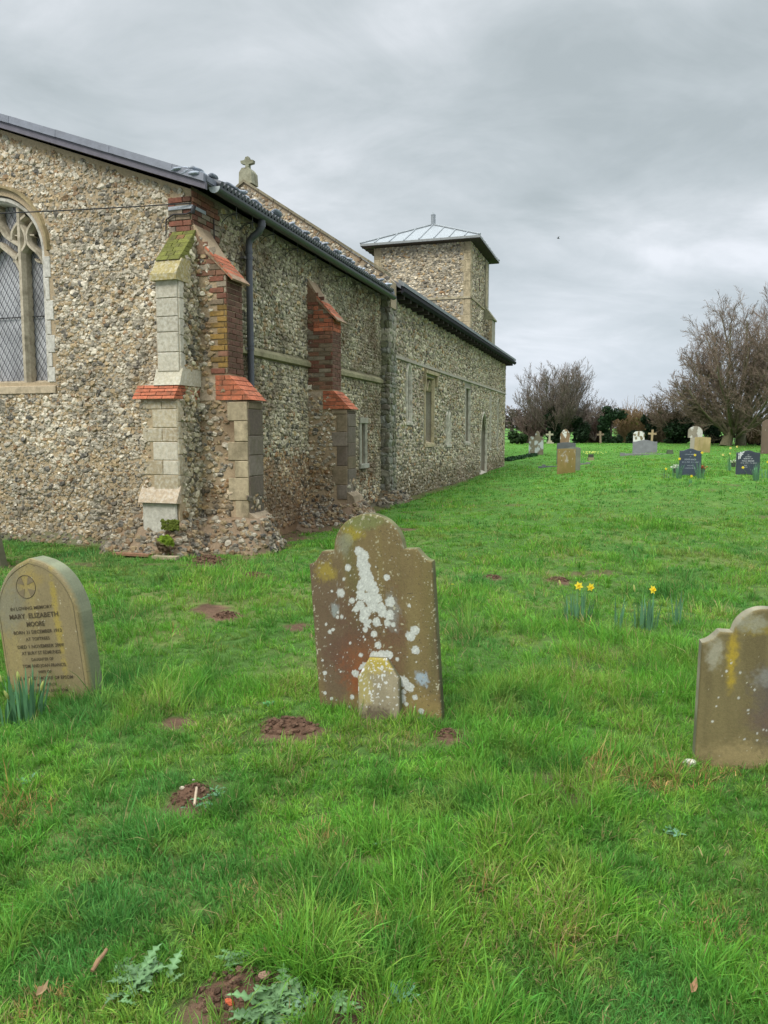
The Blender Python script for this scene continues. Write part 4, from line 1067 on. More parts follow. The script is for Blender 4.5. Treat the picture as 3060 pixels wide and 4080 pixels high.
def paint_mary(X, Z, D):
    c = np.ones(X.shape+(3,))*np.array([.205, .165, .088])*(.85+.3*fbm(X*6, Z*6, 2, 4))[..., None]
    c = streak(X, Z, c, .45, 31, 9, (.30, .24, .09)); c = patch(X, Z, c, -.2, .6, .16, .25, (.18, .175, .13), .7, .8, 5)
    c = patch(X, Z, c, .15, .45, .03, .45, (.33, .25, .04), .6, .8, 6, 12); c = patch(X, Z, c, .0, .72, .12, .06, (.27, .2, .06), .5)
    c = patch(X, Z, c, 0, .05, .4, .12, (.17, .15, .07), .7, .8)
    c = speck(X, Z, c, .14, (.42, .39, .28), 110, 3); return speck(X, Z, c, .22, (.15, .12, .07), 120, 13)
def top_mary(u):
    # four-centred pointed head
    a = abs(u); return .50+.355*(1-a**2.3)**.62*(1-.10*a*(1-a))-.012*(1-(1-a)**6) if a < 1 else .50
RIM['c'] = np.array([.31, .33, .21])
pm = gnd(235, 2775)+np.array([-.06, 0, 0])
om, fm_ = stone('headstone', 'leaning tan headstone with pointed head, ring cross and carved inscription, at the left', pm, .60, top_mary, .13, paint_mary, roll=-7.6, nu=110, nv=140, bury=.15, bev=.014)
# raised cross in a sunken ring, sunk moulding round the edge
cr = MB(); ccx, ccz, cR = -.045, .685, .068
def pl(mb, pts, y0, y1, col, fw):
    A = [fw(x, z, y0) for x, z in pts]; B = [fw(x, z, y1) for x, z in pts]; k = len(pts)
    mb.add(np.array(A+B), np.array([[i, (i+1) % k, k+(i+1) % k, k+i] for i in range(k)]), col)
    t = np.array(tessellate_polygon([[Vector(p) for p in B]])); mb.add(np.array(B), t, col)
for q in range(4):
    a0 = q*math.pi/2+math.pi/4; pts = []
    for a in np.linspace(a0-.38, a0+.38, 8): pts.append((ccx+cR*math.cos(a), ccz+cR*math.sin(a)))
    pts.append((ccx+.016*math.cos(a0), ccz+.016*math.sin(a0)))
    pl(cr, pts, .004, -.0022, [.17, .135, .08], fm_)
ring = [(ccx+(cR+.003)*math.cos(a), ccz+(cR+.003)*math.sin(a)) for a in np.linspace(0, 2*math.pi, 40)]
for a, b in zip(ring[:-1], ring[1:]): tube(cr, [fm_(*a, -.0015), fm_(*b, -.0015)], .0022, [.10, .08, .05], 4, False, False)
ob = cr.build('carved_cross', M_HEAD, om)
ln = MB(); e_ = []
for u in np.linspace(-.93, .93, 60): e_.append((u*.3, top_mary(u/.985)-.028))
e_ = [(-.279, 0.02)]+e_+[(.279, .02)]
for a, b in zip(e_[:-1], e_[1:]): tube(ln, [fm_(*a, .0005), fm_(*b, .0005)], .0028, [.12, .10, .055], 4, False, False)
ln.build('edge_moulding', M_HEAD, om)
def letters(lines, fw, parent, col, name='inscription', mat=None, y=-.0018, bold=.0):
    """lines: (text, x centre, z baseline, height, width or None)"""
    mb = MB()
    for s, x0, z0, h, wd in lines:
        cu = bpy.data.curves.new('t', 'FONT'); cu.body = s; cu.size = 1.; cu.align_x = 'CENTER'; cu.resolution_u = 2; cu.offset = bold; cu.extrude = 0.0
        o = bpy.data.objects.new('t', cu); COL.objects.link(o)
        bpy.context.view_layer.update()
        me = bpy.data.meshes.new_from_object(o.evaluated_get(bpy.context.evaluated_depsgraph_get()))
        v = np.zeros(len(me.vertices)*3); me.vertices.foreach_get('co', v); v = v.reshape(-1, 3)
        me.calc_loop_triangles(); t = np.array([tuple(q.vertices) for q in me.loop_triangles])
        if len(t):
            sc = h/.70; sx = sc if wd is None else wd/max(v[:, 0].max()-v[:, 0].min(), .01)
            mb.add(fw(x0+v[:, 0]*sx, z0+v[:, 1]*sc, np.full(len(v), y)), t, col)
        bpy.data.objects.remove(o); bpy.data.curves.remove(cu); bpy.data.meshes.remove(me)
    return mb.build(name, mat or M_HEAD, parent)
letters([('IN LOVING MEMORY', -.03, .545, .020, .315), ('MARY  ELIZABETH', -.02, .492, .030, .365), ('MOORE', -.015, .440, .030, .135), ('BORN 31 DECEMBER 1913', -.01, .396, .021, .36),
         ('AT TOFTREES', -.015, .353, .020, .18), ('DIED 1 NOVEMBER 2009', -.005, .306, .021, .345), ('AT BURY ST EDMUNDS', -.005, .266, .021, .295), ('DAUGHTER OF', -.005, .226, .018, .165),
         ('TOM AND JOAN FRANCIS', .0, .186, .020, .325), ('WIFE OF', 0, .148, .018, .10), ('E. M. "TED" MOORE OF EPSOM', .0, .108, .020, .40), ('MOTHER OF', 0, .068, .018, .145), ('ANNE, JOHN AND TOM', .0, .028, .020, .30)],
        fm_, om, [.075, .058, .035], bold=.014, y=-.0035)
def paint_right(X, Z, D):
    c = np.ones(X.shape+(3,))*np.array([.13, .105, .050])*(.8+.4*fbm(X*5, Z*5, 12, 4))[..., None]
    c = streak(X, Z, c, .5, 41, 8, (.20, .165, .075)); c = patch(X, Z, c, .06, .33, .16, .22, (.095, .08, .07), .8, .9, 5); c = patch(X, Z, c, .08, .25, .2, .1, (.125, .08, .06), .5, .9, 15)
    c = patch(X, Z, c, -.145, .55, .035, .16, (.36, .26, .03), .85, .8, 6, 14); c = patch(X, Z, c, .02, .70, .18, .06, (.26, .20, .04), .6, .8, 7, 14)
    c = patch(X, Z, c, -.22, .56, .05, .09, (.30, .285, .21), .8, .7, 9, 25); c = patch(X, Z, c, 0, .05, .4, .11, (.27, .21, .10), .8, .8, 10); c = patch(X, Z, c, -.06, .72, .12, .05, (.26, .26, .2), .7, .7, 11, 25)
    c = patch(X, Z, c, .05, .46, .12, .06, (.26, .27, .25), .45, .8, 46, 40)
    c = speck(X, Z, c, .13, (.42, .40, .30), 85, 3)
    rs = np.random.default_rng(3); P = [(rs.uniform(-.26, .26), rs.uniform(.1, .6), rs.uniform(.002, .007)) for _ in range(40)]
    return spots(X, Z, c, P, (.52, .52, .46), .2)
def top_right(u):
    a = abs(u)*.282
    if a < .145: return .64+math.sqrt(.145**2-a*a)*1.0
    if a < .205: return .66
    t = (a-.205)/.077; return .60+.058*(1-math.sin(min(t, 1)*math.pi/2))
RIM['c'] = np.array([.38, .35, .24])
stone('headstone', 'brown headstone with a round head cut off by the right edge, patched with yellow lichen', gnd(2968, 3060)+np.array([.05, -.02, 0]), .565, top_right, .085, paint_right, yaw=-13, roll=1.0, nu=150, nv=180, bury=.12)
def paint_fl(X, Z, D):
    c = np.ones(X.shape+(3,))*np.array([.20, .17, .11])*(.8+.4*fbm(X*7, Z*7, 12, 4))[..., None]
    return spots(X, Z, speck(X, Z, c, .3, (.5, .5, .45), 40, 3, ss(.2, .3, Z)), [(.18, .5, .09), (.14, .36, .07), (.19, .25, .06), (.1, .6, .06)], WL, .5, 30)
RIM['c'] = np.array([.25, .22, .15])
stone('headstone', 'leaning grey headstone with white lichen showing only its right side at the left edge', gnd(-70, 2262), .5, lambda u: .95 if abs(u) < .6 else .85, .14, paint_fl, roll=-13, nu=60, nv=80)

def plain(col, sc=8, sp=(.0, (0, 0, 0)), lich=None, st=None):
    def f(X, Z, D):
        c = np.ones(X.shape+(3,))*np.array(col)*(.78+.44*fbm(X*sc+col[0]*50, Z*sc, 12, 4))[..., None]
        if st is not None: c = streak(X, Z, c, .7, 5, 7, st)
        if lich is not None:
            m = ss(lich[1], lich[1]+.06, fbm(X*5+lich[2], Z*4, 66, 4))[..., None]; c = c*(1-m)+np.array(lich[0])*m
        if sp[0]: c = speck(X, Z, c, sp[0], sp[1], 30, 9)
        return c
    return f
def farst(x0, x1, yb, yt, Y, label, top, paint, th=.1, name='headstone', roll=0., group='old headstones across the churchyard', mat=None, yaw=-17.35, **kw):
    a = atY(x0, yb, Y); b = atY(x1, yb, Y); t = atY((x0+x1)/2, yt, Y)
    m = (a+b)/2; zb = float(gz(m[0], m[1])); w = b[0]-a[0]; h = max(t[2]-zb, .2)
    o, fw = stone(name, label, np.array([m[0], m[1], zb]), w, lambda u: h*top(abs(u)) if not kw.get('asym') else h*top(u), th, paint, roll=roll, yaw=yaw, nu=36, nv=30, group=group, mat=mat)
    return o, fw, w, h, zb, m
arc = lambda u: .80+.20*math.sqrt(max(1-u*u, 0))
RIM['c'] = np.array([.33, .31, .24])
def lob(u):
    if u < -.15: return .62+.16*math.sqrt(max(1-((u+.55)/.45)**2, 0))
    if u < .45: return .80+.20*math.sqrt(max(1-((u-.15)/.3)**2, 0))
    return .52+.25*math.sqrt(max(1-((u-.45)/.6)**2, 0))
farst(2107, 2164, 1788, 1717, 48, 'broad lobed headstone mottled with white and pinkish lichen, left of the tall pale cross', lob, plain([.24, .20, .14], 4, (.12, (.1, .1, .08)), ((.56, .57, .56), .5, 0)), .14, asym=True)
farst(2232, 2270, 1770, 1709, 58, 'pointed red-brown headstone with a splash of white lichen, in front of the ivy trunk', lambda u: 1-.33*u**1.5, plain([.21, .14, .085], 5, (.1, (.4, .38, .3)), ((.58, .57, .54), .56, 4)), .12)
farst(2219, 2292, 1795, 1762, 37, 'dark grey slate headstone standing behind the square brown one', lambda u: 1-.06*u*u, plain([.10, .105, .11], 5), .08, mat=M_SLATE)
RIM['c'] = np.array([.27, .27, .19])
farst(2262, 2311, 1846, 1781, 29, 'greenish grey headstone half hidden behind the square brown one', lambda u: 1-.04*u*u, plain([.16, .165, .13], 5), .1)
o, fw, w_, h_, zb, mm = farst(2220, 2291, 1877, 1787, 27, 'square-topped golden brown lichened headstone on the open lawn', lambda u: 1.-.02*u, plain([.24, .175, .07], 5, (.18, (.45, .42, .32)), ((.34, .31, .25), .62, 2), (.17, .14, .04)), .12)
RIM['c'] = None
farst(2523, 2566, 1768, 1718, 55, 'round-shouldered headstone almost wholly white with lichen', lambda u: .78+.22*math.sqrt(max(1-u**2.5, 0)), plain([.20, .16, .10], 5, (.06, (.1, .08, .05)), ((.62, .61, .58), .42, 8)), .12)
sl_o, sl_f, sw_, sh_, _, sm2 = farst(2522, 2615, 1808, 1753, 42, 'wide grey granite headstone with a bowed top standing on a low kerb', lambda u: .80+.20*(1-u**1.6 if u < .75 else (1-.75**1.6)), plain([.20, .20, .215], 6, (.1, (.30, .30, .33))), .12)
def got(u):
    if u < .42: return .55+.45*math.sqrt(max(1-(u/.98)**1.8, 0))
    return .55+.45*math.sqrt(max(1-(u/1.0)**1.8, 0)) if u < 1 else .55
_ga, _gb = atY(2741, 1786, 43), atY(2795, 1786, 43); _gm = (_ga+_gb)/2; _gz0 = float(gz(_gm[0], _gm[1])); _gw = _gb[0]-_ga[0]; _zl = atY(2765, 1744, 43)[2]; _zt = atY(2765, 1698, 43)[2]
gs_, _ = stone('headstone', 'gothic headstone with a broad pointed head on a narrower shaft, crusted with grey lichen', np.array([_gm[0], _gm[1], _zl]), _gw, lambda u: (_zt-_zl)*got(abs(u)), .13, plain([.25, .22, .17], 6, (.22, (.11, .10, .08)), ((.48, .47, .42), .5, 5)), nu=36, nv=30, bury=0., group='old headstones across the churchyard')
sh = MB(); box(sh, [_gm[0]-_gw*.32, _gm[1]+.06, _gz0-.1], [_gw*.54, -.12, 0], [.04, .12, 0], [0, 0, _zl-_gz0+.10], [.34, .31, .25]); sh.build('shaft', M_HEAD, gs_)
farst(2768, 2827, 1786, 1741, 42, 'short square tan headstone beside the gothic one', lambda u: 1-.03*u, plain([.36, .28, .14], 5, (.14, (.2, .17, .08)), None, (.25, .21, .08)), .12, roll=1.5)
farst(3036, 3110, 1787, 1666, 40, 'tall dark brown headstone speckled white at the right edge', lambda u: 1-.12*u*u, plain([.14, .10, .075], 4, (.16, (.55, .53, .46)), None), .14)

# two polished slate headstones with flowers
def slate(x0, x1, yb, yt, Y, lab, lines, emblem=False):
    def tp(u): return .915+.085*(.5+.5*math.cos(min(u, .8)/.8*math.pi))-.0*u
    RIM['c'] = np.array([.26, .32, .33])
    o, fw, w, h, zb, m = farst(x0, x1, yb, yt, Y, lab, tp, plain([.042, .055, .078] if not emblem else [.036, .045, .060], 3, (0, 0)), .09, group='dark slate headstones with flowers', mat=M_SLATE)
    letters([(s, x*w, z*h, hh*h, ww*w if ww else None) for s, x, z, hh, ww in lines], fw, o, [.30, .33, .38] if not emblem else [.46, .47, .48], y=-.003, mat=M_SLATE, bold=.01)
    if emblem:
        e = MB(); 
        def q(a, b, c, d): e.add(fw(np.array([a, c, c, a])*w, np.array([b, b, d, d])*h, np.full(4, -.004)), np.array([[0, 1, 2, 3]]), [.6, .6, .6])
        q(-.36, .66, -.32, .94); q(-.44, .83, -.22, .87); q(-.30, .87, -.27, .93); q(-.26, .90, -.19, .94); q(-.42, .64, -.38, .80); q(-.31, .76, -.28, .82); q(-.22, .93, -.17, .96)
        e.build('carved_emblem', M_SLATE, o)
    return o, fw, w, h, zb, m
s1 = slate(2708, 2789, 1886, 1787, 21, 'blue-grey slate headstone with vases of flowers and a white plaque at its foot',
           [('IN', 0, .86, .035, None), ('LOVING MEMORY', 0, .765, .04, .52), ('OF', 0, .685, .035, None), ('DENISE BAKER', 0, .575, .055, .54), ('24 12 1949  10 11 2007', 0, .485, .04, .76), ('WIFE AND', 0, .36, .035, .28), ('LOVING MUM', 0, .27, .035, .48)])
s2 = slate(2935, 3021, 1892, 1795, 21, 'near-black slate headstone with a white carved cross emblem in its corner',
           [('IN', 0, .80, .04, None), ('LOVING', 0, .72, .045, .25), ('MEMORY OF', 0, .64, .045, .38), ('PAUL BAKER', 0, .545, .055, .52), ('13 6 1973  7 5 2012', .02, .465, .04, .66), ('DAD', -.1, .37, .035, .12), ('SON AND', -.13, .30, .035, .22)], True)

def cross(px, yb, yt, Y, hw, label, col, stepped, roll=0):
    b = atY(px, yb, Y); z0 = float(gz(b[0], Y)); t = atY(px, yt, Y)[2]; h = t-z0; mb = MB()
    r = R(roll)
    def rr(x, z): return (b[0]+x*math.cos(r)+z*math.sin(r), Y-.3*x, z0-x*math.sin(r)+z)
    def bar(x0, x1, za, zb_):
        P = np.array([rr(x0, za), rr(x1, za), rr(x1, zb_), rr(x0, zb_)]); prism(mb, P, np.array([.03, .11, 0]), np.array(col)*random.uniform(.85, 1.1))
    s = .07; base = .22 if stepped else 0
    bar(-s, s, base-.05, h); bar(-hw, -s, h*.66, h*.66+.14); bar(s, hw, h*.66, h*.66+.14)
    o = None
    if stepped:
        box(mb, [b[0]-.16, Y-.12, z0+.1], [.32, -.05, 0], [.05, .3, 0], [0, 0, .13], col); box(mb, [b[0]-.27, Y-.2, z0-.1], [.54, -.1, 0], [.1, .5, 0], [0, 0, .2], col)
    o = mb.build('cross_headstone', M_HEAD, origin=(b[0], Y, z0)); tag(o, label, 'cross'); return o
cross(2189, 1768, 1718, 60, .27, 'pale stone cross on a stepped base beside the ivy trunk', [.36, .34, .24], True)
cross(2393, 1766, 1718, 60, .26, 'plain brown stone cross in front of the round-topped evergreen', [.21, .16, .11], False, -3)
cross(2596, 1762, 1712, 57, .28, 'cream and rust stone cross standing behind the white lichened headstone', [.38, .29, .17], False, 3)

def kerb(segs, label, col):
    mb = MB(); o0 = None
    for x0, x1, y0, y1, Y in segs:
        a = atY(x0, y1, Y); b = atY(x1, y1, Y); z0 = float(gz(a[0], Y)); h = max((y1-y0)/3060*Y, .06)
        box(mb, [a[0], Y, z0-.05], [b[0]-a[0], -.25*(b[0]-a[0]), 0], [.05, .16, 0], [0, 0, h+.05], np.array(col)*random.uniform(.8, 1.15))
        if o0 is None: o0 = (a[0], Y, z0)
    return tag(mb.build('grave_kerb', M_HEAD, origin=o0), label, 'kerb')
kerb([(2145, 2162, 1816, 1824, 34), (2160, 2222, 1814, 1821, 34.5), (2161, 2173, 1811, 1824, 34.2)], 'dark grey grave kerb in the grass left of the square brown headstone', [.13, .14, .14])
kerb([(2308, 2336, 1812, 1819, 34), (2334, 2351, 1808, 1817, 34)], 'low grey kerb stub right of the greenish grey headstone', [.17, .17, .155])
kerb([(2470, 2488, 1804, 1818, 40), (2487, 2640, 1806, 1815, 40.3), (2520, 2580, 1808, 1816, 39.6)], 'long low grey kerb under the wide granite headstone', [.19, .19, .185])
def vase_block(px, yb, yt, Y, w, lab, cols):
    a = atY(px, yb, Y); z0 = float(gz(a[0], Y)); h = (yb-yt)/3060*Y; mb = MB()
    box(mb, [a[0]-w/2, Y, z0-.03], [w, 0, 0], [0, w*.8, 0], [0, 0, h*.5+.03], cols[0]); box(mb, [a[0]-w*.42, Y+.02, z0+h*.5], [w*.84, 0, 0], [0, w*.6, 0], [0, 0, h*.5], cols[1])
    r = mb.build('memorial_vase', M_HEAD, origin=(a[0], Y, z0)); return tag(r, lab, 'vase')
vase_block(2357, 1801, 1777, 38, .27, 'small square memorial vase block beside the yellow flowers', ([.26, .23, .13], [.06, .06, .05]))
vase_block(2672, 1813, 1797, 40, .3, 'squat dark mossy block at the right end of the long grave kerb', ([.10, .12, .08], [.09, .11, .07]))

# ------------------------------------------------------------------ flowers and low plants
def strap(mb, p0, ang, lean, ln_, w, col, seg=6, droop=1.0, twist=.0):
    """a strap leaf from p0"""
    d = np.array([math.cos(ang), math.sin(ang), 0]); sd = np.array([-d[1], d[0], 0])
    t = np.linspace(0, 1, seg+1); th = lean*(.35+droop*t**1.6)
    dx = np.cumsum(np.concatenate([[0], np.sin(th[:-1])]))*ln_/seg; dz = np.cumsum(np.concatenate([[0], np.cos(th[:-1])]))*ln_/seg
    C = p0+dx[:, None]*d+dz[:, None]*ZZ; ww = w*np.array([.8, 1, 1, .95, .8, .5, .08][:seg+1] if seg == 6 else np.linspace(1, .1, seg+1))
    V = np.concatenate([C-sd*ww[:, None]/2, C+sd*ww[:, None]/2]); k = seg+1
    mb.add(V, np.array([[i, i+1, k+i+1, k+i] for i in range(seg)]), np.array(col)*random.uniform(.8, 1.2))
    return C[-1]
def daff_flower(parent, p, face, sc=1.0, pale=False):
    f = np.array(face, float); f /= np.linalg.norm(f); a = np.cross(f, ZZ); a /= np.linalg.norm(a); b = np.cross(a, f)
    mb = MB(); yc = np.array([.86, .70, .06]) if not pale else np.array([.80, .76, .30])
    for q in range(6):
        th = q*math.pi/3+.2; d = a*math.cos(th)+b*math.sin(th); s = -a*math.sin(th)+b*math.cos(th)
        P = [p, p+d*.018*sc+s*.013*sc+f*.004, p+d*.040*sc+f*.002*sc, p+d*.018*sc-s*.013*sc+f*.004]
        mb.add(np.array(P), np.array([[0, 1, 2, 3]]), yc*random.uniform(.9, 1.05))
    o = mb.build('flower', M_PETAL, parent)
    tr = MB(); k = 10; r0 = .009*sc; V = []
    for rr_, hh in ((r0*.8, 0), (r0, .014*sc), (r0*1.5, .024*sc)):
        for j in range(k): V.append(p+f*hh+(a*math.cos(j*2*math.pi/k)+b*math.sin(j*2*math.pi/k))*rr_)
    tr.add(np.array(V), np.array([[i*k+j, i*k+(j+1) % k, (i+1)*k+(j+1) % k, (i+1)*k+j] for i in range(2) for j in range(k)]), [.90, .62, .03])
    tr.build('trumpet', M_PETAL, o)
def daffodils(base, n, h, label, flowers=(), buds=(), spread=.06, lean=(.05, .45), w=.012, group=None, col=(.10, .22, .115), dirb=None, pale=False):
    root = thing('daffodil_clump', label, 'daffodils', base, group)
    mb = MB(); base = np.array(base, float)
    for i in range(n):
        a = random.uniform(0, 2*math.pi) if dirb is None else random.gauss(dirb, 1.0)
        r = random.random()**.6*spread; p = base+np.array([math.cos(a)*r, math.sin(a)*r, -.01])
        strap(mb, p, a+random.gauss(0, .4), random.uniform(*lean), h*random.uniform(.5, 1.12), w*random.uniform(.8, 1.2), np.array(col)*random.uniform(.85, 1.25), droop=1.5 if random.random() < .15 else .7)
    mb.build('leaves', M_LEAF, root)
    for (dx, dz, face) in flowers:
        top = base+np.array([dx[0], dx[1], dz]); st = MB(); b0 = base+np.array([dx[0]*.35, dx[1]*.35, 0])
        pts = [b0, b0+(top-b0)*.6+ZZ*.01, top-np.array(face)*.03-ZZ*.0, top-np.array(face)*.012]; tube(st, pts, .0035, [.09, .20, .05], 5); st.build('stem', M_LEAF, root)
        daff_flower(root, top, face, pale=pale)
    for (dx, dz) in buds:
        top = base+np.array([dx[0], dx[1], dz]); st = MB(); b0 = base+np.array([dx[0]*.4, dx[1]*.4, 0])
        tube(st, [b0, (b0+top)/2+ZZ*.01, top], .0035, [.09, .2, .05], 5); t_ = top-b0; t_ /= np.linalg.norm(t_)
        tube(st, [top-t_*.01, top+t_*.005, top+t_*.02, top+t_*.04, top+t_*.05], [.004, .008, .0095, .006, .001], [.42, .46, .14], 7); st.build('bud', M_LEAF, root)
    return root
g1 = gnd(110, 2868)
daffodils(g1, 46, .30, 'clump of bluish daffodil leaves with unopened buds before the inscribed headstone', buds=[((-.03, -.02), .24), ((.05, -.05), .22), ((.10, -.03), .19), ((-.14, 0), .23), ((-.06, -.09), .16)], spread=.10, w=.016, lean=(.05, .5), col=(.10, .23, .11))
g1b = gnd(20, 2880); daffodils(g1b, 20, .24, 'thinner clump of daffodil leaves at the left edge of the lawn', buds=[((-.05, 0), .2)], spread=.07, w=.013, col=(.10, .23, .11))
daffodils(gnd(2300, 2475), 46, .25, 'daffodil clump bearing two open yellow flowers and a bud', [((.0, -.02), .31, (-.25, -.9, .1)), ((.10, -.02), .30, (.25, -.95, -.05))], [((-.15, 0), .31)], spread=.12, lean=(.03, .38))
daffodils(gnd(2572, 2500), 50, .26, 'daffodil clump with one open yellow flower and wide leaves', [((.04, -.02), .32, (.4, -.85, .25))], [((-.10, 0), .31)], spread=.11, lean=(.03, .35))
daffodils(gnd(2462, 2512), 12, .30, 'sparse daffodil leaves left of the single-flowered clump', spread=.06)
daffodils(gnd(2690, 2490), 14, .27, 'sparse daffodil leaves right of the single-flowered clump', spread=.07)
F0 = (0, -1, .05)
def dfar(px, yb, h, n, lab, fl, sp=.12, pale=False):
    b = gnd(px, yb); daffodils(b, n, h, lab, [((x, 0), z, (random.uniform(-.4, .4), -1, .1)) for x, z in fl], spread=sp, w=.022, lean=(.05, .5), group='daffodils around the slate headstones', pale=pale)
dfar(2652, 1907, .22, 6, 'lone daffodil in front and left of the blue-grey slate headstone', [(0, .25)])
dfar(2754, 1925, .14, 6, 'lone low daffodil in the grass directly before the blue-grey slate headstone', [(0, .17)])
dfar(2697, 1906, .42, 26, 'leafy daffodil clump at the left corner of the blue-grey slate headstone', [(0.05, .5)])
dfar(2790, 1906, .42, 24, 'daffodil clump at the right corner of the blue-grey slate headstone', [(-.16, .60), (.02, .66)])
dfar(2905, 1878, .45, 12, 'tall pale daffodils to the left of the near-black slate headstone', [(-.2, .48), (0, .52), (0.01, .68), (.2, .72)], .1, True)
dfar(3010, 1915, .50, 30, 'dense fan of daffodil leaves before the near-black slate headstone', [(-.33, .33)], .08)
dfar(3056, 1905, .40, 14, 'daffodils at the right edge of the picture', [(0, .42)])
dfar(2322, 1850, .28, 12, 'flowerless daffodil leaves beside the greenish grey headstone', [])
b = gnd(2360, 1812); r_ = thing('flower_patch', 'loose patch of small pale yellow flowers near the memorial vase', 'flowers', b); mb = MB()
for _ in range(40):
    p = b+np.array([random.gauss(0, .35), random.gauss(0, .3), random.uniform(.05, .2)]); daffc = [.80, .78, .2]
    th = random.uniform(0, 3); mb.add(p+np.array([[-.03, 0, 0], [0, -.02, -.02], [.03, 0, .0], [0, 0, .03]]), np.array([[0, 1, 2, 3]]), daffc)
mb.build('petals', M_PETAL, r_); mb = MB()
for _ in range(60): strap(mb, b+np.array([random.gauss(0, .35), random.gauss(0, .3), 0]), random.uniform(0, 6.3), .4, .18, .012, [.08, .22, .05], 4)
mb.build('leaves', M_LEAF, r_)
# vases, plaque at the slate stones
def posy(px, yb, Yoff, lab, fcols, pot=True, h=.14, n=26, r=.09):
    b = gnd(px, yb); b = b+np.array([0, Yoff, 0]); o = thing('flower_vase', lab, 'flower vase', b)
    if pot:
        m = MB(); tube(m, [b, b+ZZ*.02, b+ZZ*h*.8, b+ZZ*h], [.05, .055, .07, .07], [.05, .05, .05], 10); m.build('pot', M_IRON, o)
    m = MB()
    for _ in range(n):
        q = b+np.array([random.gauss(0, r*.6), random.gauss(0, r*.6), h+random.uniform(0, .1)]); c = random.choice(fcols)
        rocks(m, q[None], np.array([.025]), np.array([.02]), np.array([.025]), np.array([1., 0, 0]), ZZ, np.array([0, -1., 0]), np.array([c]), 0, .3)
    m.build('blooms', M_PETAL, o); m = MB()
    for _ in range(18): strap(m, b+ZZ*h*.7, random.uniform(0, 6.3), random.uniform(.3, 1.0), .16, .02, [.06, .12, .05], 4)
    m.build('leaves', M_LEAF, o)
posy(2694, 1886, .05, 'small vase of white flowers left of the blue-grey slate headstone', [(.75, .75, .68), (.6, .65, .5)])
posy(2800, 1890, .02, 'black vase of dull red and orange flowers right of the blue-grey slate headstone', [(.40, .06, .03), (.45, .16, .05), (.2, .04, .03)])
posy(2772, 1886, .0, 'dried brown flower stems before the blue-grey slate headstone', [(.16, .07, .04), (.25, .13, .07)], n=14)
posy(2932, 1862, .2, 'dark pot of white and pale flowers left of the near-black slate headstone', [(.62, .66, .50), (.5, .55, .35)])
posy(2995, 1888, -.1, 'vase of orange and russet flowers against the near-black slate headstone', [(.40, .15, .07), (.3, .22, .12), (.35, .07, .04)], h=.26)
b = gnd(2748, 1887); pq = MB(); box(pq, b+np.array([-.075, 0, 0]), [.15, 0, 0], [0, .03, .0], [0, .01, .14], [.52, .49, .44])
pqo = pq.build('plaque', M_HEAD, origin=b); tag(pqo, 'small square white plaque leaning at the foot of the blue-grey slate headstone', 'plaque')
pp = MB(); box(pp, b+np.array([.02, -.004, .05]), [.05, 0, 0], [0, .003, 0], [-.03, 0, .05], [.09, .08, .08]); pp.build('motif', M_HEAD, pqo)

# mole hills
for i, (p, r, fl) in enumerate(MOLE):
    pass
MH = {0: 'brown molehill by the right end of the church footing, farther of a pair', 2: 'crumbly molehill midway between the leaning and the central headstones', 8: 'low dark molehill in the lawn right of the central headstone',
      9: 'small brown molehill behind the two-flowered daffodil clump', 10: 'wide molehill against the left foot of the central headstone', 11: 'molehill at the right foot of the central headstone',
      6: 'fresh dark molehill with pale stones on it in the near lawn, left of centre', 12: 'broad flattened molehill at the bottom edge of the lawn', 4: 'long brown earth mound under the corner of the church'}
for i, lab in MH.items():
    p, r, fl = MOLE[i]; mb = MB(); hh = r*fl*.62+.006; k = 40
    a = np.linspace(-1.1, 1.1, k); A, B = np.meshgrid(a, a, indexing='ij'); d = np.hypot(A, B)
    Z = hh*np.clip(1-d**1.7, -.25, 1)+(fbm(A*4+i, B*4, i, 4)-.5)*r*.22*(d < 1.05)
    X_, Y_ = p[0]+A*r, p[1]+B*r*.85; ZG = gz(X_, Y_)+Z-.008
    q = np.arange(k-1)[:, None]*k+np.arange(k-1)[None]; F = np.stack([q, q+k, q+k+1, q+1], -1).reshape(-1, 4); F = F[(d.ravel()[F] < 1.1).all(1)]
    mb.add(np.stack([X_, Y_, ZG], -1).reshape(-1, 3), F, (np.array([.115, .066, .042])*(.65+.7*fbm(A*5, B*5, i+3, 4))[..., None]).reshape(-1, 3), False)
    n = 90; t = RNG.uniform(0, 6.28, n); rr = np.sqrt(RNG.random(n))*.95; x = p[0]+np.cos(t)*rr*r; y = p[1]+np.sin(t)*rr*r*.85
    z = gz(x, y)+hh*np.clip(1-rr**1.7, -.1, 1); s = r*RNG.uniform(.02, .08, n)
    rocks(mb, np.stack([x, y, z], 1), s, s, s*.8, VV, UU, ZZ, np.tile([[.12, .072, .047]], (n, 1))*RNG.uniform(.6, 1.4, (n, 1)), 1, .3)
    o = mb.build('molehill', M_SOIL, origin=p); tag(o, lab, 'molehill', 'molehills in the lawn')
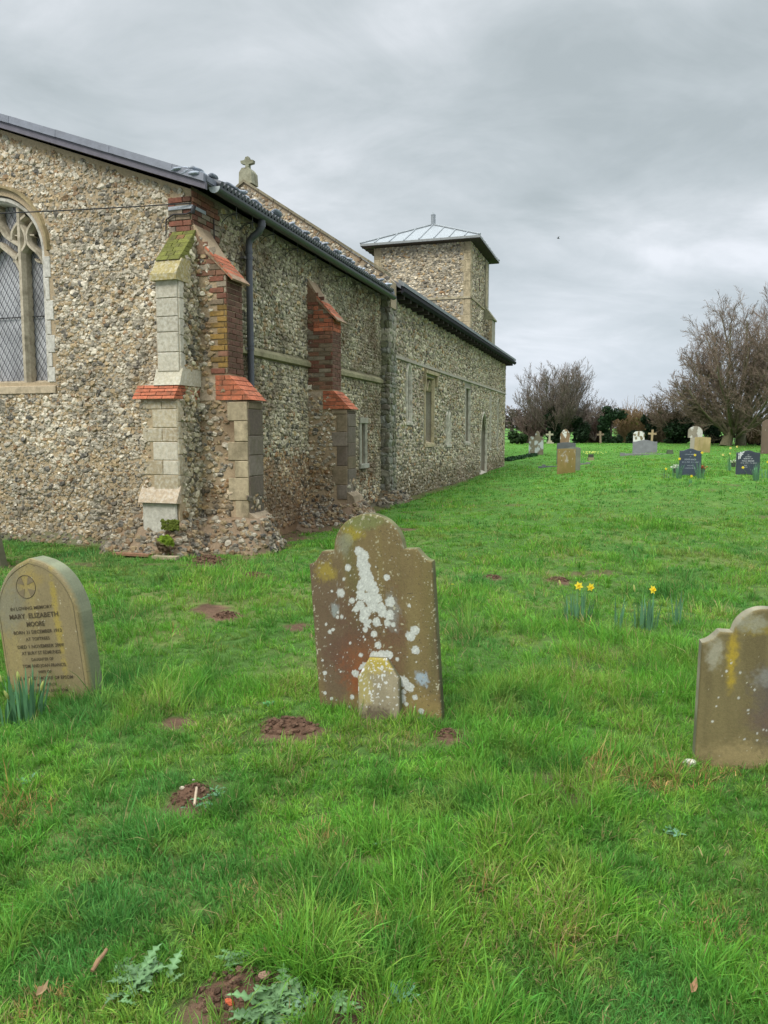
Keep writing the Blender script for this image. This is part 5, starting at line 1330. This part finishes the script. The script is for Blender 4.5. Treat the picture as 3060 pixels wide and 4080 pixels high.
# loose things in the near grass
def pebble(px, py, s, col, lab, dz=.02, name='stone'):
    p = gnd(px, py); p = p+ZZ*dz; mb = MB(); rocks(mb, p[None], np.array([s]), np.array([s*.7]), np.array([s*.6]), VV, UU, ZZ, np.array([col]), 2, .13)
    tag(mb.build(name, M_SOIL, origin=p), lab, 'stone')
pebble(728, 3170, .014, [.50, .44, .32], 'pale flint on the left flank of the near molehill', .035)
pebble(772, 3150, .006, [.5, .46, .38], 'tiny white pebble on top of the near molehill', .05)
pebble(1052, 3925, .016, [.36, .22, .16], 'pinkish pebble on the bare soil at the bottom edge', .03)
pebble(916, 4020, .014, [.55, .13, .06], 'orange-red brick fragment in the grass at the bottom edge', .02, 'brick_fragment')
pebble(2748, 3048, .035, [.58, .55, .46], 'white stone at the foot of the right-hand headstone', .01)
sb = MB(); a_, b_ = gnd(368, 3908)+ZZ*.03, gnd(428, 3838)+ZZ*.045; tube(sb, [a_, a_*.6+b_*.4+ZZ*.004, a_*.3+b_*.7, b_], [.006, .008, .006, .005], [.21, .125, .07], 8, False); tag(sb.build('stick', M_BARK, origin=a_), 'short broken brown stick lying in the near grass at lower left', 'stick')
sb = MB(); a_, b_ = gnd(775, 3235)+ZZ*.03, gnd(785, 3190)+ZZ*.06; tube(sb, [a_, b_], .006, [.40, .31, .22], 6); tag(sb.build('stick', M_BARK, origin=a_), 'short pale stick standing in the near molehill', 'stick')
def dead_leaf(px, py, s, col, lab):
    p = gnd(px, py)+ZZ*.045; mb = MB(); a = random.uniform(0, 3); d = np.array([math.cos(a), math.sin(a), .3]); e = np.array([-math.sin(a), math.cos(a), .2])
    P = [p-d*s, p-d*s*.4+e*s*.45+ZZ*.01, p+d*s*.4+e*s*.4, p+d*s+ZZ*.015, p+d*s*.4-e*s*.4, p-d*s*.4-e*s*.45]
    P.append(p-ZZ*s*.2); mb.add(np.array(P), np.array([[i, (i+1) % 6, 6] for i in range(6)]), col)
    tag(mb.build('dead_leaf', M_LEAF, origin=p), lab, 'leaf')
dead_leaf(2762, 3990, .020, [.30, .17, .09], 'curled brown dead leaf in the grass at the lower right')
dead_leaf(172, 4002, .02, [.30, .20, .11], 'pale brown dead leaf in the grass at the lower left')
dead_leaf(1068, 3850, .02, [.28, .15, .08], 'dark dead leaf above the bare soil at the bottom')
dead_leaf(1990, 3412, .015, [.25, .12, .08], 'small red-brown dead leaf in the lawn right of centre')
def weed(px, py, r, n, col, lab, lobes=True, up=.35, cat='thistle'):
    p = gnd(px, py)+ZZ*.012; mb = MB()
    for i in range(int(n*1.8)):
        a = random.uniform(0, 6.28); ln_ = r*random.uniform(.35, .95); d = np.array([math.cos(a), math.sin(a), 0]); sd = np.array([-d[1], d[0], 0]); el = random.uniform(.02, up*1.1)
        k = 13; t = np.linspace(0, 1, k); C = p+np.array([random.gauss(0, r*.25), random.gauss(0, r*.25), 0])+(t*ln_)[:, None]*d+(np.sin(t*2.0)*ln_*el*.8)[:, None]*ZZ
        wv = ln_*.17*np.sin(np.clip(t*1.15+.12, 0, 1)*math.pi)**.6
        if lobes: wv = wv*(.35+.9*(np.arange(k) % 2))
        wob = np.array([random.uniform(-.2, .2)*ln_*.1 for _ in range(k)])
        Lf = C-sd*wv[:, None]+ZZ*(.15*wv+wob*.3)[:, None]; Rt = C+sd*wv[:, None]+ZZ*(.15*wv-wob*.3)[:, None]
        V = np.concatenate([Lf, C, Rt]); F = [[i, i+1, k+i+1, k+i] for i in range(k-1)]+[[k+i, k+i+1, 2*k+i+1, 2*k+i] for i in range(k-1)]
        cc = np.tile(np.array(col)*random.uniform(.7, 1.25), (3*k, 1)); cc[k:2*k] = cc[k:2*k]*1.5+.03
        mb.add(V, np.array(F), cc)
    tag(mb.build('thistle_rosette' if cat == 'thistle' else 'broadleaf_weed', M_LEAF, origin=p), lab, cat, 'weeds in the near lawn')
BT = [.085, .165, .062]
weed(560, 3925, .11, 22, BT, 'grey-green thistle rosette left of the bare soil at the bottom', up=.5)
weed(490, 3870, .05, 12, BT, 'small thistle rosette just above the bigger grey-green one')
weed(1075, 4035, .13, 30, [.10, .185, .072], 'large pale thistle rosette at the bottom edge left of centre', up=.5)
weed(1170, 4000, .08, 16, [.15, .26, .15], 'thistle rosette right of the largest one')
weed(935, 3845, .07, 14, BT, 'spiky thistle rosette above the bare soil patch')
weed(800, 3200, .09, 14, [.09, .20, .11], 'thistle rosette at the foot of the stony molehill')
weed(870, 3170, .07, 10, [.10, .21, .11], 'thistle rosette right of the stony molehill')
weed(1075, 2815, .05, 14, [.06, .20, .06], 'broad round-leaved weed left of the footstone', False, .6, 'weed')
weed(1690, 2845, .07, 16, [.05, .17, .05], 'dark leafy weed right of the footstone', False, .6, 'weed')
weed(1540, 3370, .06, 10, [.09, .19, .10], 'flat weed in the middle of the near lawn', False, .4, 'weed')
weed(2615, 2775, .05, 8, [.14, .28, .12], 'pale round-leaved weed left of the right-hand headstone', False, .6, 'weed')
weed(100, 3130, .06, 10, [.10, .22, .12], 'weed at the left edge of the near lawn', True, .4, 'weed')
weed(2690, 3330, .06, 10, [.10, .22, .12], 'weed below the right-hand headstone', False, .4, 'weed')
weed(1590, 3990, .07, 14, [.09, .2, .12], 'broad weed at the bottom edge near the middle', False, .5, 'weed')
weed(1360, 4010, .06, 14, [.14, .26, .10], 'yellowish low weed at the bottom edge left of the middle', False, .4, 'weed')
ds = MB(); b = gnd(1420, 2790)
tube(ds, [b+ZZ*0, b+np.array([-.02, 0, .2]), b+np.array([-.07, .0, .35]), b+np.array([-.13, 0, .46])], .0018, [.25, .14, .08], 4)
tube(ds, [b+np.array([-.02, 0, .05]), b+np.array([-.1, -.01, .13]), b+np.array([-.17, 0, .20])], .0015, [.25, .14, .08], 4)
for q in range(7): tube(ds, [b+np.array([-.06-.01*q, 0, .33+.02*q]), b+np.array([-.05-.01*q+random.uniform(-.03, .03), 0, .37+.02*q])], .001, [.25, .15, .09], 3)
tag(ds.build('dry_stem', M_BARK, origin=b), 'thin dry branching stem against the front of the central headstone', 'plant')
for px, py, lb in [(1722, 2365, 'nearer'), (1803, 2352, 'farther')]:
    b = gnd(px, py); rt = thing('buttercup', f'tiny yellow flower right of the central headstone, the {lb} of two', 'flower', b); m = MB()
    for q in range(6):
        a = q*1.05; m.add(b+ZZ*.06+np.array([[0, 0, 0], [.014*math.cos(a-.4), .01*math.sin(a-.4), .004], [.018*math.cos(a), .012*math.sin(a), .008], [.014*math.cos(a+.4), .01*math.sin(a+.4), .004]]), np.array([[0, 1, 2, 3]]), [.85, .72, .05])
    m.build('petals', M_PETAL, rt); m = MB(); tube(m, [b, b+ZZ*.06], .002, [.1, .25, .05], 4); m.build('stem', M_LEAF, rt)
# bird
bp = atY(2224, 950, 60); bm = MB()
tube(bm, [bp+np.array([-.10, 0, .02]), bp+np.array([-.05, 0, .02]), bp, bp+np.array([.06, 0, .0]), bp+np.array([.13, 0, -.01])], [.01, .03, .035, .02, .01], [.03, .03, .035], 8)
brd = bm.build('bird', M_IRON, origin=bp); tag(brd, 'small dark bird flying high in the open sky', 'bird')
for sg in (1, -1):
    m = MB(); m.add(np.array([bp+np.array([-.04, 0, .02]), bp+np.array([.04, 0, .01]), bp+np.array([.03, .10*sg, .08]), bp+np.array([.08, .24*sg, .10]), bp+np.array([-.04, .10*sg, .09])]), np.array([[0, 1, 2], [0, 2, 4], [4, 2, 3]]), [.03, .03, .035]); m.build('wing', M_IRON, brd)

# ------------------------------------------------------------------ trees, hedge, fence, distant wood
def limbs(mb, segs, cols, k=4):
    """segs: (p0, p1, r0, r1) arrays -> prisms"""
    A = np.array([s[0] for s in segs]); B = np.array([s[1] for s in segs]); ra = np.array([s[2] for s in segs]); rb = np.array([s[3] for s in segs])
    d = B-A; d /= np.linalg.norm(d, axis=1)[:, None]+1e-9
    ref = np.where(np.abs(d[:, 2:3]) < .8, [[0, 0, 1.]], [[1., 0, 0]]); a = np.cross(d, ref); a /= np.linalg.norm(a, axis=1)[:, None]; b = np.cross(d, a)
    th = np.arange(k)*2*math.pi/k
    ca = np.cos(th)[None, :, None]; sa = np.sin(th)[None, :, None]
    V0 = A[:, None]+ra[:, None, None]*(ca*a[:, None]+sa*b[:, None]); V1 = B[:, None]+rb[:, None, None]*(ca*a[:, None]+sa*b[:, None])
    V = np.concatenate([V0, V1], 1).reshape(-1, 3); n = len(segs)
    f = np.array([[j, (j+1) % k, k+(j+1) % k, k+j] for j in range(k)])
    F = (f[None]+(np.arange(n)*2*k)[:, None, None]).reshape(-1, 4)
    mb.add(V, F, np.repeat(np.array(cols), 2*k, 0), k > 4)
def grow(rs, p, d, ln_, r, lvl, cfg, out, cols):
    n = cfg['seg'][lvl]; st = ln_/n; d = d/np.linalg.norm(d); pts = [p]; rr = [r]; ds = [d]
    for i in range(n):
        d = d+rs.normal(0, cfg['wig'][lvl], 3)+np.array([0, 0, cfg['up'][lvl]])/n; d /= np.linalg.norm(d)
        q = pts[-1]+d*st; r2 = max(r*(1-.75*(i+1)/n), cfg['rmin'])
        out[lvl > 0].append((pts[-1], q, rr[-1], r2)); cols[lvl > 0].append(cfg['col'][lvl]*rs.uniform(.8, 1.2))
        pts.append(q); rr.append(r2); ds.append(d)
    if lvl+1 >= len(cfg['seg']): return
    m = cfg['kids'][lvl]
    for j in range(m):
        t = cfg['t0'][lvl]+(1-cfg['t0'][lvl])*(j+rs.random())/m; x = min(t*n, n-1e-3); i = int(x)
        q = pts[i]+(pts[i+1]-pts[i])*(x-i); dd = ds[i+1]; ax = rs.normal(0, 1, 3); ax -= dd*(ax@dd); ax /= np.linalg.norm(ax)+1e-9
        an = R(rs.uniform(*cfg['ang'][lvl])); nd = dd*math.cos(an)+ax*math.sin(an)
        grow(rs, q, nd, ln_*cfg['len'][lvl]*rs.uniform(.7, 1.15)*(1.1-.45*t), max(rr[i]*cfg['rk'], cfg['rmin']), lvl+1, cfg, out, cols)
def bare_tree(name, label, base, stems, cfg, seed, extra=None):
    rs = np.random.default_rng(seed); base = np.array(base, float); root = thing(name, label, 'tree', base)
    out = {False: [], True: []}; cols = {False: [], True: []}
    for off, d, ln_, r in stems: grow(rs, base+np.array(off, float), np.array(d, float), ln_, r, 0, cfg, out, cols)
    m = MB(); limbs(m, out[False], cols[False], 6); m.build('trunk', M_BARK, root)
    m = MB(); limbs(m, out[True], cols[True], 3); m.build('crown', M_BARK, root)
    return root
def leaves(mb, cen, rad, n, size, col, rs, shell=.5, colv=.5):
    """leaf quads in an ellipsoid"""
    v = rs.normal(0, 1, (n, 3)); v /= np.linalg.norm(v, axis=1)[:, None]; rr = (shell+(1-shell)*rs.random(n))[:, None]
    K = max(6, int(n/260)); sc_ = rs.normal(0, 1, (K, 3)); sc_ /= np.linalg.norm(sc_, axis=1)[:, None]; sc_ *= rs.uniform(.3, .85, (K, 1)); sr = rs.uniform(.36, .66, K)
    w_ = rs.integers(0, K, n); P = np.array(cen)+(sc_[w_]+v*rr*sr[w_][:, None])*np.array(rad)*1.05
    a = rs.normal(0, 1, (n, 3)); a /= np.linalg.norm(a, axis=1)[:, None]; b = np.cross(a, rs.normal(0, 1, (n, 3))); b /= np.linalg.norm(b, axis=1)[:, None]
    s = size*rs.uniform(.6, 1.3, (n, 1)); V = np.stack([P-a*s, P+b*s*.6, P+a*s, P-b*s*.6], 1).reshape(-1, 3)
    c = np.array(col)*rs.uniform(1-colv, 1+colv, (n, 1))
    mb.add(V, np.arange(4*n).reshape(n, 4), np.repeat(c, 4, 0))
BC = np.array([.15, .125, .10]); TW_ = np.array([.150, .120, .098])
# tree 1 : vase-shaped, many stems
b1 = atY(2213, 1765, 62); b1[2] = float(gz(b1[0], b1[1]))
rs0 = np.random.default_rng(3); st1 = []
for i in range(30):
    a = i*2.4; t = (i+.5)/30; tilt = R(5+50*t**.9)
    st1.append(((math.cos(a)*.4*t, math.sin(a)*.4*t, .1), (math.cos(a)*math.sin(tilt), math.sin(a)*math.sin(tilt), math.cos(tilt)), 5.2-1.9*t**2+rs0.uniform(-.35, .35), .085-.03*t))
cfg1 = dict(seg=[7, 5, 4, 3], wig=[.08, .10, .12, .12], up=[.35, .55, .5, .4], rmin=.0085, rk=.45, kids=[12, 6, 5], t0=[.22, .15, .15], ang=[(15, 50), (18, 50), (15, 45)], len=[.45, .55, .55], col=[BC*.8, BC, TW_*.85, TW_])
bare_tree('bare_tree', 'leafless many-stemmed tree with a rounded vase crown, in the hedge nearest the church', b1, st1, cfg1, 21)
b1b = atY(2370, 1765, 63); b1b[2] = float(gz(b1b[0], b1b[1]))
st1b = [((0, 0, .2), (math.cos(a)*.8, .3, .75), 3.0, .05) for a in np.linspace(.2, 2.9, 6)]
bare_tree('bare_shrub', 'low straggling leafless shrub between the vase-crowned tree and the evergreen', b1b, [(o_, (d_[0]-.35, d_[1], d_[2]), l_, r_) for o_, d_, l_, r_ in st1b], cfg1, 5)
# tree 2 : wide fan, russet twigs
b2 = atY(2925, 1757, 54); b2[2] = float(gz(b2[0], b2[1]))
RU = np.array([.165, .122, .092]); BG = np.array([.16, .14, .09])
st2 = []; rs0 = np.random.default_rng(8)
for i in range(34):
    ph = R(-178+356*(i/34.)+rs0.uniform(-6, 6)); t = rs0.random(); el = R([12, 30, 50, 68, 22, 40, 60, 80][i % 8]+rs0.uniform(-5, 5))
    st2.append(((math.cos(ph)*.3, math.sin(ph)*.3, rs0.uniform(.4, 1.8)), (math.cos(ph)*math.cos(el), math.sin(ph)*math.cos(el), math.sin(el)), (rs0.uniform(4.6, 6.0)+2.9*math.sin(el))*(1+.24*math.cos(ph)*(1 if el < 1.2 else .4)-.04), .12))
cfg2 = dict(seg=[8, 5, 4, 3], wig=[.06, .10, .12, .12], up=[.38, .32, .25, .2], rmin=.0085, rk=.42, kids=[17, 8, 6], t0=[.2, .1, .1], ang=[(22, 60), (22, 60), (18, 50)], len=[.40, .5, .5], col=[BG, BG*.85, RU*.9, RU*1.05])
t2 = bare_tree('bare_tree', 'huge leafless tree with a wide fan of russet twigs, running off the right edge', b2, st2, cfg2, 31)
m = MB(); tube(m, [b2+np.array([-.7, -.2, -.1]), b2+np.array([-.35, 0, .8]), b2+np.array([.15, 0, 1.6]), b2+np.array([.4, 0, 2.6])], [.42, .33, .36, .2], [.17, .15, .09], 9); tube(m, [b2+np.array([.6, .3, -.1]), b2+np.array([.5, .1, 1.2]), b2+np.array([.9, 0, 2.4])], [.38, .32, .2], [.13, .12, .08], 9)
m.build('bole', M_BARK, t2)
# small russet tree to its left, in the hedge
b3 = atY(2700, 1757, 60); b3[2] = float(gz(b3[0], b3[1]))
st3 = [((rs0.uniform(-.3, .3), 0, .3), (math.cos(a), rs0.uniform(-.5, .5), 1.0), rs0.uniform(2.6, 3.6), .06) for a in np.linspace(.3, 2.9, 9)]
bare_tree('bare_tree', 'smaller leafless tree with reddish twigs rising left of the huge tree', b3, st3, cfg2, 41)

def shrub(label, parts_, n, col, seed, name='evergreen_shrub', size=.10, Y=62, cat='shrub', twigs=None, group='shrubs in the far hedge'):
    """parts_: pixel ellipses (cx, cy, rx, ry)"""
    rs = np.random.default_rng(seed); cx = parts_[0][0]; yb = 1766; b = atY(cx, yb, Y); b[2] = float(gz(b[0], Y)); root = thing(name, label, cat, b, group)
    k = Y/3060; tot = sum(q[2]*q[3] for q in parts_); m = MB()
    parts_ = list(parts_)+[(parts_[0][0]+parts_[0][2]*q, 1756, parts_[0][2]*.5, 15) for q in (-.45, .1, .5)]; tot = sum(q[2]*q[3] for q in parts_)
    for x, y, rx, ry in parts_:
        c = atY(x, y, Y); leaves(m, c, (rx*k, max(rx*k*.8, .4), ry*k), int(n*rx*ry/tot), size, col, rs, .35, .55)
    m.build('foliage', M_LEAF, root)
    m = MB(); c = atY(parts_[0][0], parts_[0][1], Y); tube(m, [b-ZZ*.1, (b+c)/2+np.array([.05, 0, 0]), c], [.11, .09, .05], [.06, .05, .04], 6); m.build('stem', M_BARK, root)
    if twigs:
        out = []; cc = []
        for _ in range(twigs[0]):
            x, y, rx, ry = parts_[rs.integers(len(parts_))]; q = atY(x+rs.uniform(-rx, rx), y+rs.uniform(-.2, .8)*ry, Y)+np.array([0, rs.uniform(-.6, .6), 0]); d = np.array([rs.normal(0, .5), rs.normal(0, .3), 1.]); l_ = rs.uniform(.3, twigs[1])
            for _s in range(3):
                q2 = q+d*l_/3; out.append((q, q2, .013, .011)); cc.append(np.array(twigs[2])*rs.uniform(.7, 1.2)); q = q2; d = d+rs.normal(0, .3, 3)
        m = MB(); limbs(m, out, cc, 3); m.build('twigs', M_BARK, root)
EV = (.016, .034, .014)
shrub('low rounded laurel bush just right of the church corner', [(2060, 1742, 34, 26), (2085, 1746, 22, 22)], 2600, (.03, .058, .018), 1, Y=58)
shrub('dark twiggy thicket between the laurel bush and the ivy trunk', [(2120, 1725, 36, 36), (2150, 1700, 30, 40), (2100, 1700, 30, 26)], 1600, (.035, .035, .02), 2, twigs=(700, 1.6, (.13, .09, .075)))
shrub('ivy column smothering the trunk of the vase-crowned tree', [(2206, 1690, 28, 62), (2200, 1735, 20, 32), (2192, 1650, 26, 26)], 5200, EV, 3, Y=61)
shrub('upright ivy mass right of the vase-crowned tree', [(2310, 1715, 32, 50), (2322, 1745, 22, 20), (2300, 1680, 24, 22)], 4200, EV, 4, Y=61)
shrub('evergreen with a rounded billowing head and a narrow waist', [(2432, 1655, 46, 36), (2465, 1662, 26, 24), (2405, 1690, 30, 28), (2412, 1735, 22, 34)], 6000, (.02, .048, .018), 5)
shrub('yellow-brown bramble scrub behind the two dark stumps', [(2515, 1695, 48, 40), (2560, 1700, 30, 34), (2490, 1720, 26, 26)], 900, (.10, .11, .03), 6, twigs=(1500, 1.9, (.22, .15, .08)), name='bramble_scrub', Y=64)
shrub('short ivy-covered stump left of the clipped dark block', [(2469, 1747, 9, 18)], 500, EV, 7, Y=61)
shrub('squat dark ivy block behind the white lichened headstone', [(2515, 1741, 26, 24)], 2200, EV, 8, Y=61)
shrub('ivy-covered trunk leaning beside the rust stone cross', [(2582, 1690, 28, 40), (2572, 1735, 16, 28), (2596, 1668, 20, 20)], 3600, EV, 9, Y=62)
shrub('largest dark yew-like bush left of the gothic headstone', [(2700, 1712, 58, 44), (2672, 1700, 34, 34), (2742, 1722, 34, 36), (2705, 1690, 40, 30)], 9000, (.018, .040, .016), 10, Y=60, size=.11)
shrub('dense dark bush right of the gothic headstone', [(2856, 1725, 38, 38), (2845, 1700, 24, 24)], 4600, (.016, .036, .016), 11, Y=60)
shrub('ivy thicket under the boughs of the huge tree', [(2985, 1712, 36, 46), (3010, 1690, 26, 30), (2960, 1740, 22, 24)], 5200, (.02, .036, .015), 12, Y=57)
shrub('brown tangled undergrowth at the foot of the huge tree', [(3020, 1745, 46, 20), (3050, 1730, 30, 34)], 500, (.08, .07, .03), 13, twigs=(900, 1.0, (.20, .14, .08)), Y=55)
shrub('thin brown hedge stretch behind the smaller reddish tree', [(2640, 1705, 50, 28), (2780, 1695, 60, 22), (2800, 1700, 40, 26)], 1500, (.05, .055, .025), 14, twigs=(1100, 1.6, (.13, .10, .065)), name='hedge', Y=64, cat='hedge')
shrub('brown hedge stretch between the ivy mass and the evergreen', [(2360, 1715, 36, 34), (2270, 1705, 36, 32)], 500, (.05, .05, .025), 15, twigs=(900, 1.9, (.14, .09, .075)), name='hedge', Y=64, cat='hedge')
# ivy creeping by the church corner
ivb = gnd(2075, 1825); iv = MB(); rsI = np.random.default_rng(4)
for i in range(26):
    f = i/25.; p = gnd(2015+110*f, 1838-22*f); leaves(iv, p+ZZ*.06, (.35, .3, .12), 60, .07, (.022, .06, .02), rsI, .1)
tag(iv.build('ivy_patch', M_LEAF, origin=ivb), 'strip of dark ivy creeping over the grass from the church corner', 'ivy')
# estate fence
fx = thing('rail_fence', 'thin dark iron rail fence running behind the bushes at the field edge', 'fence', np.array([19., 66., float(gz(19, 66))]))
xs = np.arange(8, 46, 2.2)
for z in (.25, .5, .75, 1.0):
    m = MB(); P = np.array([[x, 66, float(gz(x, 66))+z+.015*math.sin(x*2)] for x in xs]); tube(m, P, .022, [.04, .04, .035], 4, False); m.build('rail', M_IRON, fx)
for x in xs: m = MB(); box(m, [x-.03, 65.97, float(gz(x, 66))-.1], [.06, 0, 0], [0, .06, 0], [0, 0, 1.25], [.04, .038, .03]); m.build('post', M_IRON, fx)
# distant wood
dw = MB(); rsW = np.random.default_rng(12)
for i in range(260):
    x = -20+ (i/260.)*420+rsW.uniform(-3, 3); y = 262+rsW.uniform(0, 40)+abs(x-60)*.05; z0 = float(gz(x, y)); h = 6.0+2.2*fbm(np.array(x*.03), np.array(0.), 5, 3)+rsW.uniform(-.5, .5)
    n = 130; leaves(dw, (x, y, z0+h*.5), (3.2, 3., h*.56), n, .75, np.array([.105, .085, .072])*rsW.uniform(.8, 1.15), rsW, .1, .3)
    leaves(dw, (x, y, z0+h*.85), (2.6, 2.4, h*.28), 60, .28, np.array([.13, .10, .09]), rsW, .3, .3)
tag(dw.build('distant_wood', M_BARK), kind='stuff')
o = bpy.data.objects['distant_wood']

# ------------------------------------------------------------------ grass
def rand_ground(n, y0, y1, wf, pw):
    """points on the lawn, density falling with distance"""
    t = RNG.random(n); y = (y0**(1-pw)+t*(y1**(1-pw)-y0**(1-pw)))**(1/(1-pw)) if pw != 1 else y0*(y1/y0)**t
    x = RNG.uniform(-1, 1, n)*(wf*y+.35+.75*(y < 9)); return x, y
STONES = []
for o in bpy.data.objects:
    if o.get('category') in ('headstone', 'footstone') and o.type == 'MESH':
        v = np.array([tuple(o.matrix_basis @ Vector(c)) for c in o.bound_box]); STONES.append((o.location.x, o.location.y, v))
def blocked(x, y):
    n, s = inv(x, y)
    b = (n < .05) & (s > -.05) & (s < 34)
    b |= (n < .85) & (s > -.45) & (s < .5) & (n > -.1)
    for px_, py_, w_, th_, ya in ((pc[0], pc[1], .735, .08, -17.35), (gnd(1508, 2868)[0], gnd(1508, 2868)[1], .245, .09, -17.35), (pm[0], pm[1], .60, .13, -17.35)):
        a = R(ya); dx = x-px_; dy = y-py_; u = dx*math.cos(a)+dy*math.sin(a); v = -dx*math.sin(a)+dy*math.cos(a)
        b |= (np.abs(u) < w_/2) & (v > -.005) & (v < th_)
    return b
STRAW = [(2500, 3100, .16, .5), (2700, 3120, .18, .55), (2860, 3080, .14, .6), (2400, 3040, .12, .4), (60, 3240, .16, .6), (1460, 3730, .07, .7), (960, 3560, .09, .4), (700, 2530, .10, .5), (2250, 3760, .10, .35), (1640, 2960, .10, .4), (2330, 2500, .12, .35), (170, 3990, .08, .5), (1900, 3560, .09, .35), (1250, 3350, .12, .3), (2900, 3700, .12, .35)]
def grass_cols(x, y, n):
    f1 = fbm(x*.55, y*.55, 101, 3); f2 = fbm(x*2.1, y*2.1, 202, 3); f3 = fbm(x*1.2+40, y*1.2, 303, 3)
    c = np.tile(np.array([[.118, .30, .032]]), (n, 1))
    def mx(c, col, m): return c*(1-m[:, None])+np.array(col)*m[:, None]
    c = mx(c, (.19, .335, .04), ss(.50, .72, f2)*.7)
    c = mx(c, (.065, .215, .045), ss(.52, .72, f3)*.75)
    c = mx(c, (.13, .26, .095), ss(.55, .75, f1)*.45)
    c = mx(c, (.19, .25, .055), ss(.60, .80, fbm(x*1.6, y*1.6, 404, 3))*.7)
    c = mx(c, (.06, .185, .03), ss(.52, .68, fbm(x*4.5, y*4.5, 505, 2))*.6); c = mx(c, (.22, .36, .06), ss(.58, .72, fbm(x*6, y*6, 606, 2))*.5)
    for (px, py, rx, am) in STRAW:
        q = gnd(px, py); d = np.hypot(x-q[0], y-q[1])/rx+(fbm(x*8, y*8, 91, 3)-.5)*1.2; k = (RNG.random(n) < .65*am*(1-ss(.6, 1.1, d))); c[k] = np.array([.30, .21, .08])*RNG.uniform(.7, 1.5, (k.sum(), 1))
    c *= RNG.uniform(.6, 1.4, (n, 1)); c[:, 0] *= RNG.uniform(.8, 1.25, n)
    r = RNG.random(n); st = r < .035+.12*ss(.55, .75, f2); c[st] = np.array([.36, .29, .13])*RNG.uniform(.6, 1.2, (st.sum(), 1))
    return c
def blades(mb, x, y, h, w, ang, lean, cols, seg):
    n = len(x); z = gz(x, y)-.006; P0 = np.stack([x, y, z], 1)
    d = np.stack([np.cos(ang), np.sin(ang), np.zeros(n)], 1); fa = ang+RNG.uniform(-1.2, 1.2, n); sd = np.stack([-np.sin(fa), np.cos(fa), np.zeros(n)], 1)
    ts = np.linspace(0, 1, seg+1); C = [P0]; px_ = np.zeros(n); pz_ = np.zeros(n)
    for t in ts[1:]:
        th = np.clip(lean*(.3+1.25*(t-.5/seg)), 0, 2.0); px_ = px_+np.sin(th)*h/seg; pz_ = pz_+np.cos(th)*h/seg
        C.append(P0+d*px_[:, None]+ZZ*pz_[:, None])
    W_ = [1., .95, .7, .4][:seg] if seg == 3 else [1., .75][:seg]
    V = []
    for i in range(seg): V += [C[i]-sd*(w*W_[i]/2)[:, None], C[i]+sd*(w*W_[i]/2)[:, None]]
    V.append(C[seg]); k = 2*seg+1; V = np.stack(V, 1).reshape(-1, 3); b = (np.arange(n)*k)[:, None]
    for i in range(seg-1): pass
    q = np.concatenate([b+np.array([[2*i, 2*i+1, 2*i+3, 2*i+2]]) for i in range(seg-1)], 0); t3 = b+np.array([[2*seg-2, 2*seg-1, 2*seg]])
    base = mb.n; cc = np.repeat(cols, k, 0)
    mb.add(V, q, cc); mb.n = base; mb.v.pop(); mb.c.pop(); mb.add(V, t3, cc)
GR = MB()
def tufts(nt, per, y0, y1, wf, pw, hb, seg, wmul=1., hs=1.):
    tx, ty = rand_ground(nt, y0, y1, wf, pw)
    k = ~blocked(tx, ty) & (RNG.random(nt) > bare(tx, ty)*.96); tx, ty = tx[k], ty[k]; m = len(tx)
    big = ss(.5, .72, fbm(tx*1.3, ty*1.3, 55, 3)); sml = fbm(tx*4.2, ty*4.2, 59, 2); hT = hb*(.42+.75*big+1.1*ss(.45, .7, sml)*RNG.random(m)+.25*RNG.random(m))*hs; comb = fbm(tx*.7, ty*.7, 66, 3)*6.28*1.5
    n = m*per; tx = np.repeat(tx, per); ty = np.repeat(ty, per); hT = np.repeat(hT, per); comb = np.repeat(comb, per); bigr = np.repeat(big, per)
    a = RNG.uniform(0, 6.28, n); r = RNG.random(n)**.7*(.025+.03*bigr)*np.maximum(1, ty/7)
    x = tx+np.cos(a)*r; y = ty+np.sin(a)*r; h = hT*RNG.uniform(.5, 1.15, n)
    k = ~blocked(x, y); x, y, h, a, comb, r = x[k], y[k], h[k], a[k], comb[k], r[k]; n = len(x)
    w = np.maximum(.0032, .00062*y)*RNG.uniform(.55, 1.6, n)*wmul
    vx = np.cos(a)*.9+np.cos(comb)*.38; vy = np.sin(a)*.9+np.sin(comb)*.38; an = np.arctan2(vy, vx)+RNG.normal(0, .55, n)
    blades(GR, x, y, h, w, an, RNG.uniform(.15, 1.35, n), grass_cols(x, y, n), seg)
tufts(26000, 15, 1.55, 5.0, .58, .9, .082, 3)
tufts(21500, 12, 4.6, 13, .60, 1., .074, 3)
tufts(18000, 10, 12, 34, .60, 1., .070, 2, 1.1)
tufts(9000, 8, 33, 66, .56, 1., .060, 2, 1.3)
tufts(1700, 18, 1.55, 9, .58, .9, .14, 3, 1.2)
tag(GR.build('grass', M_GRASS), kind='stuff')
drop_wp()
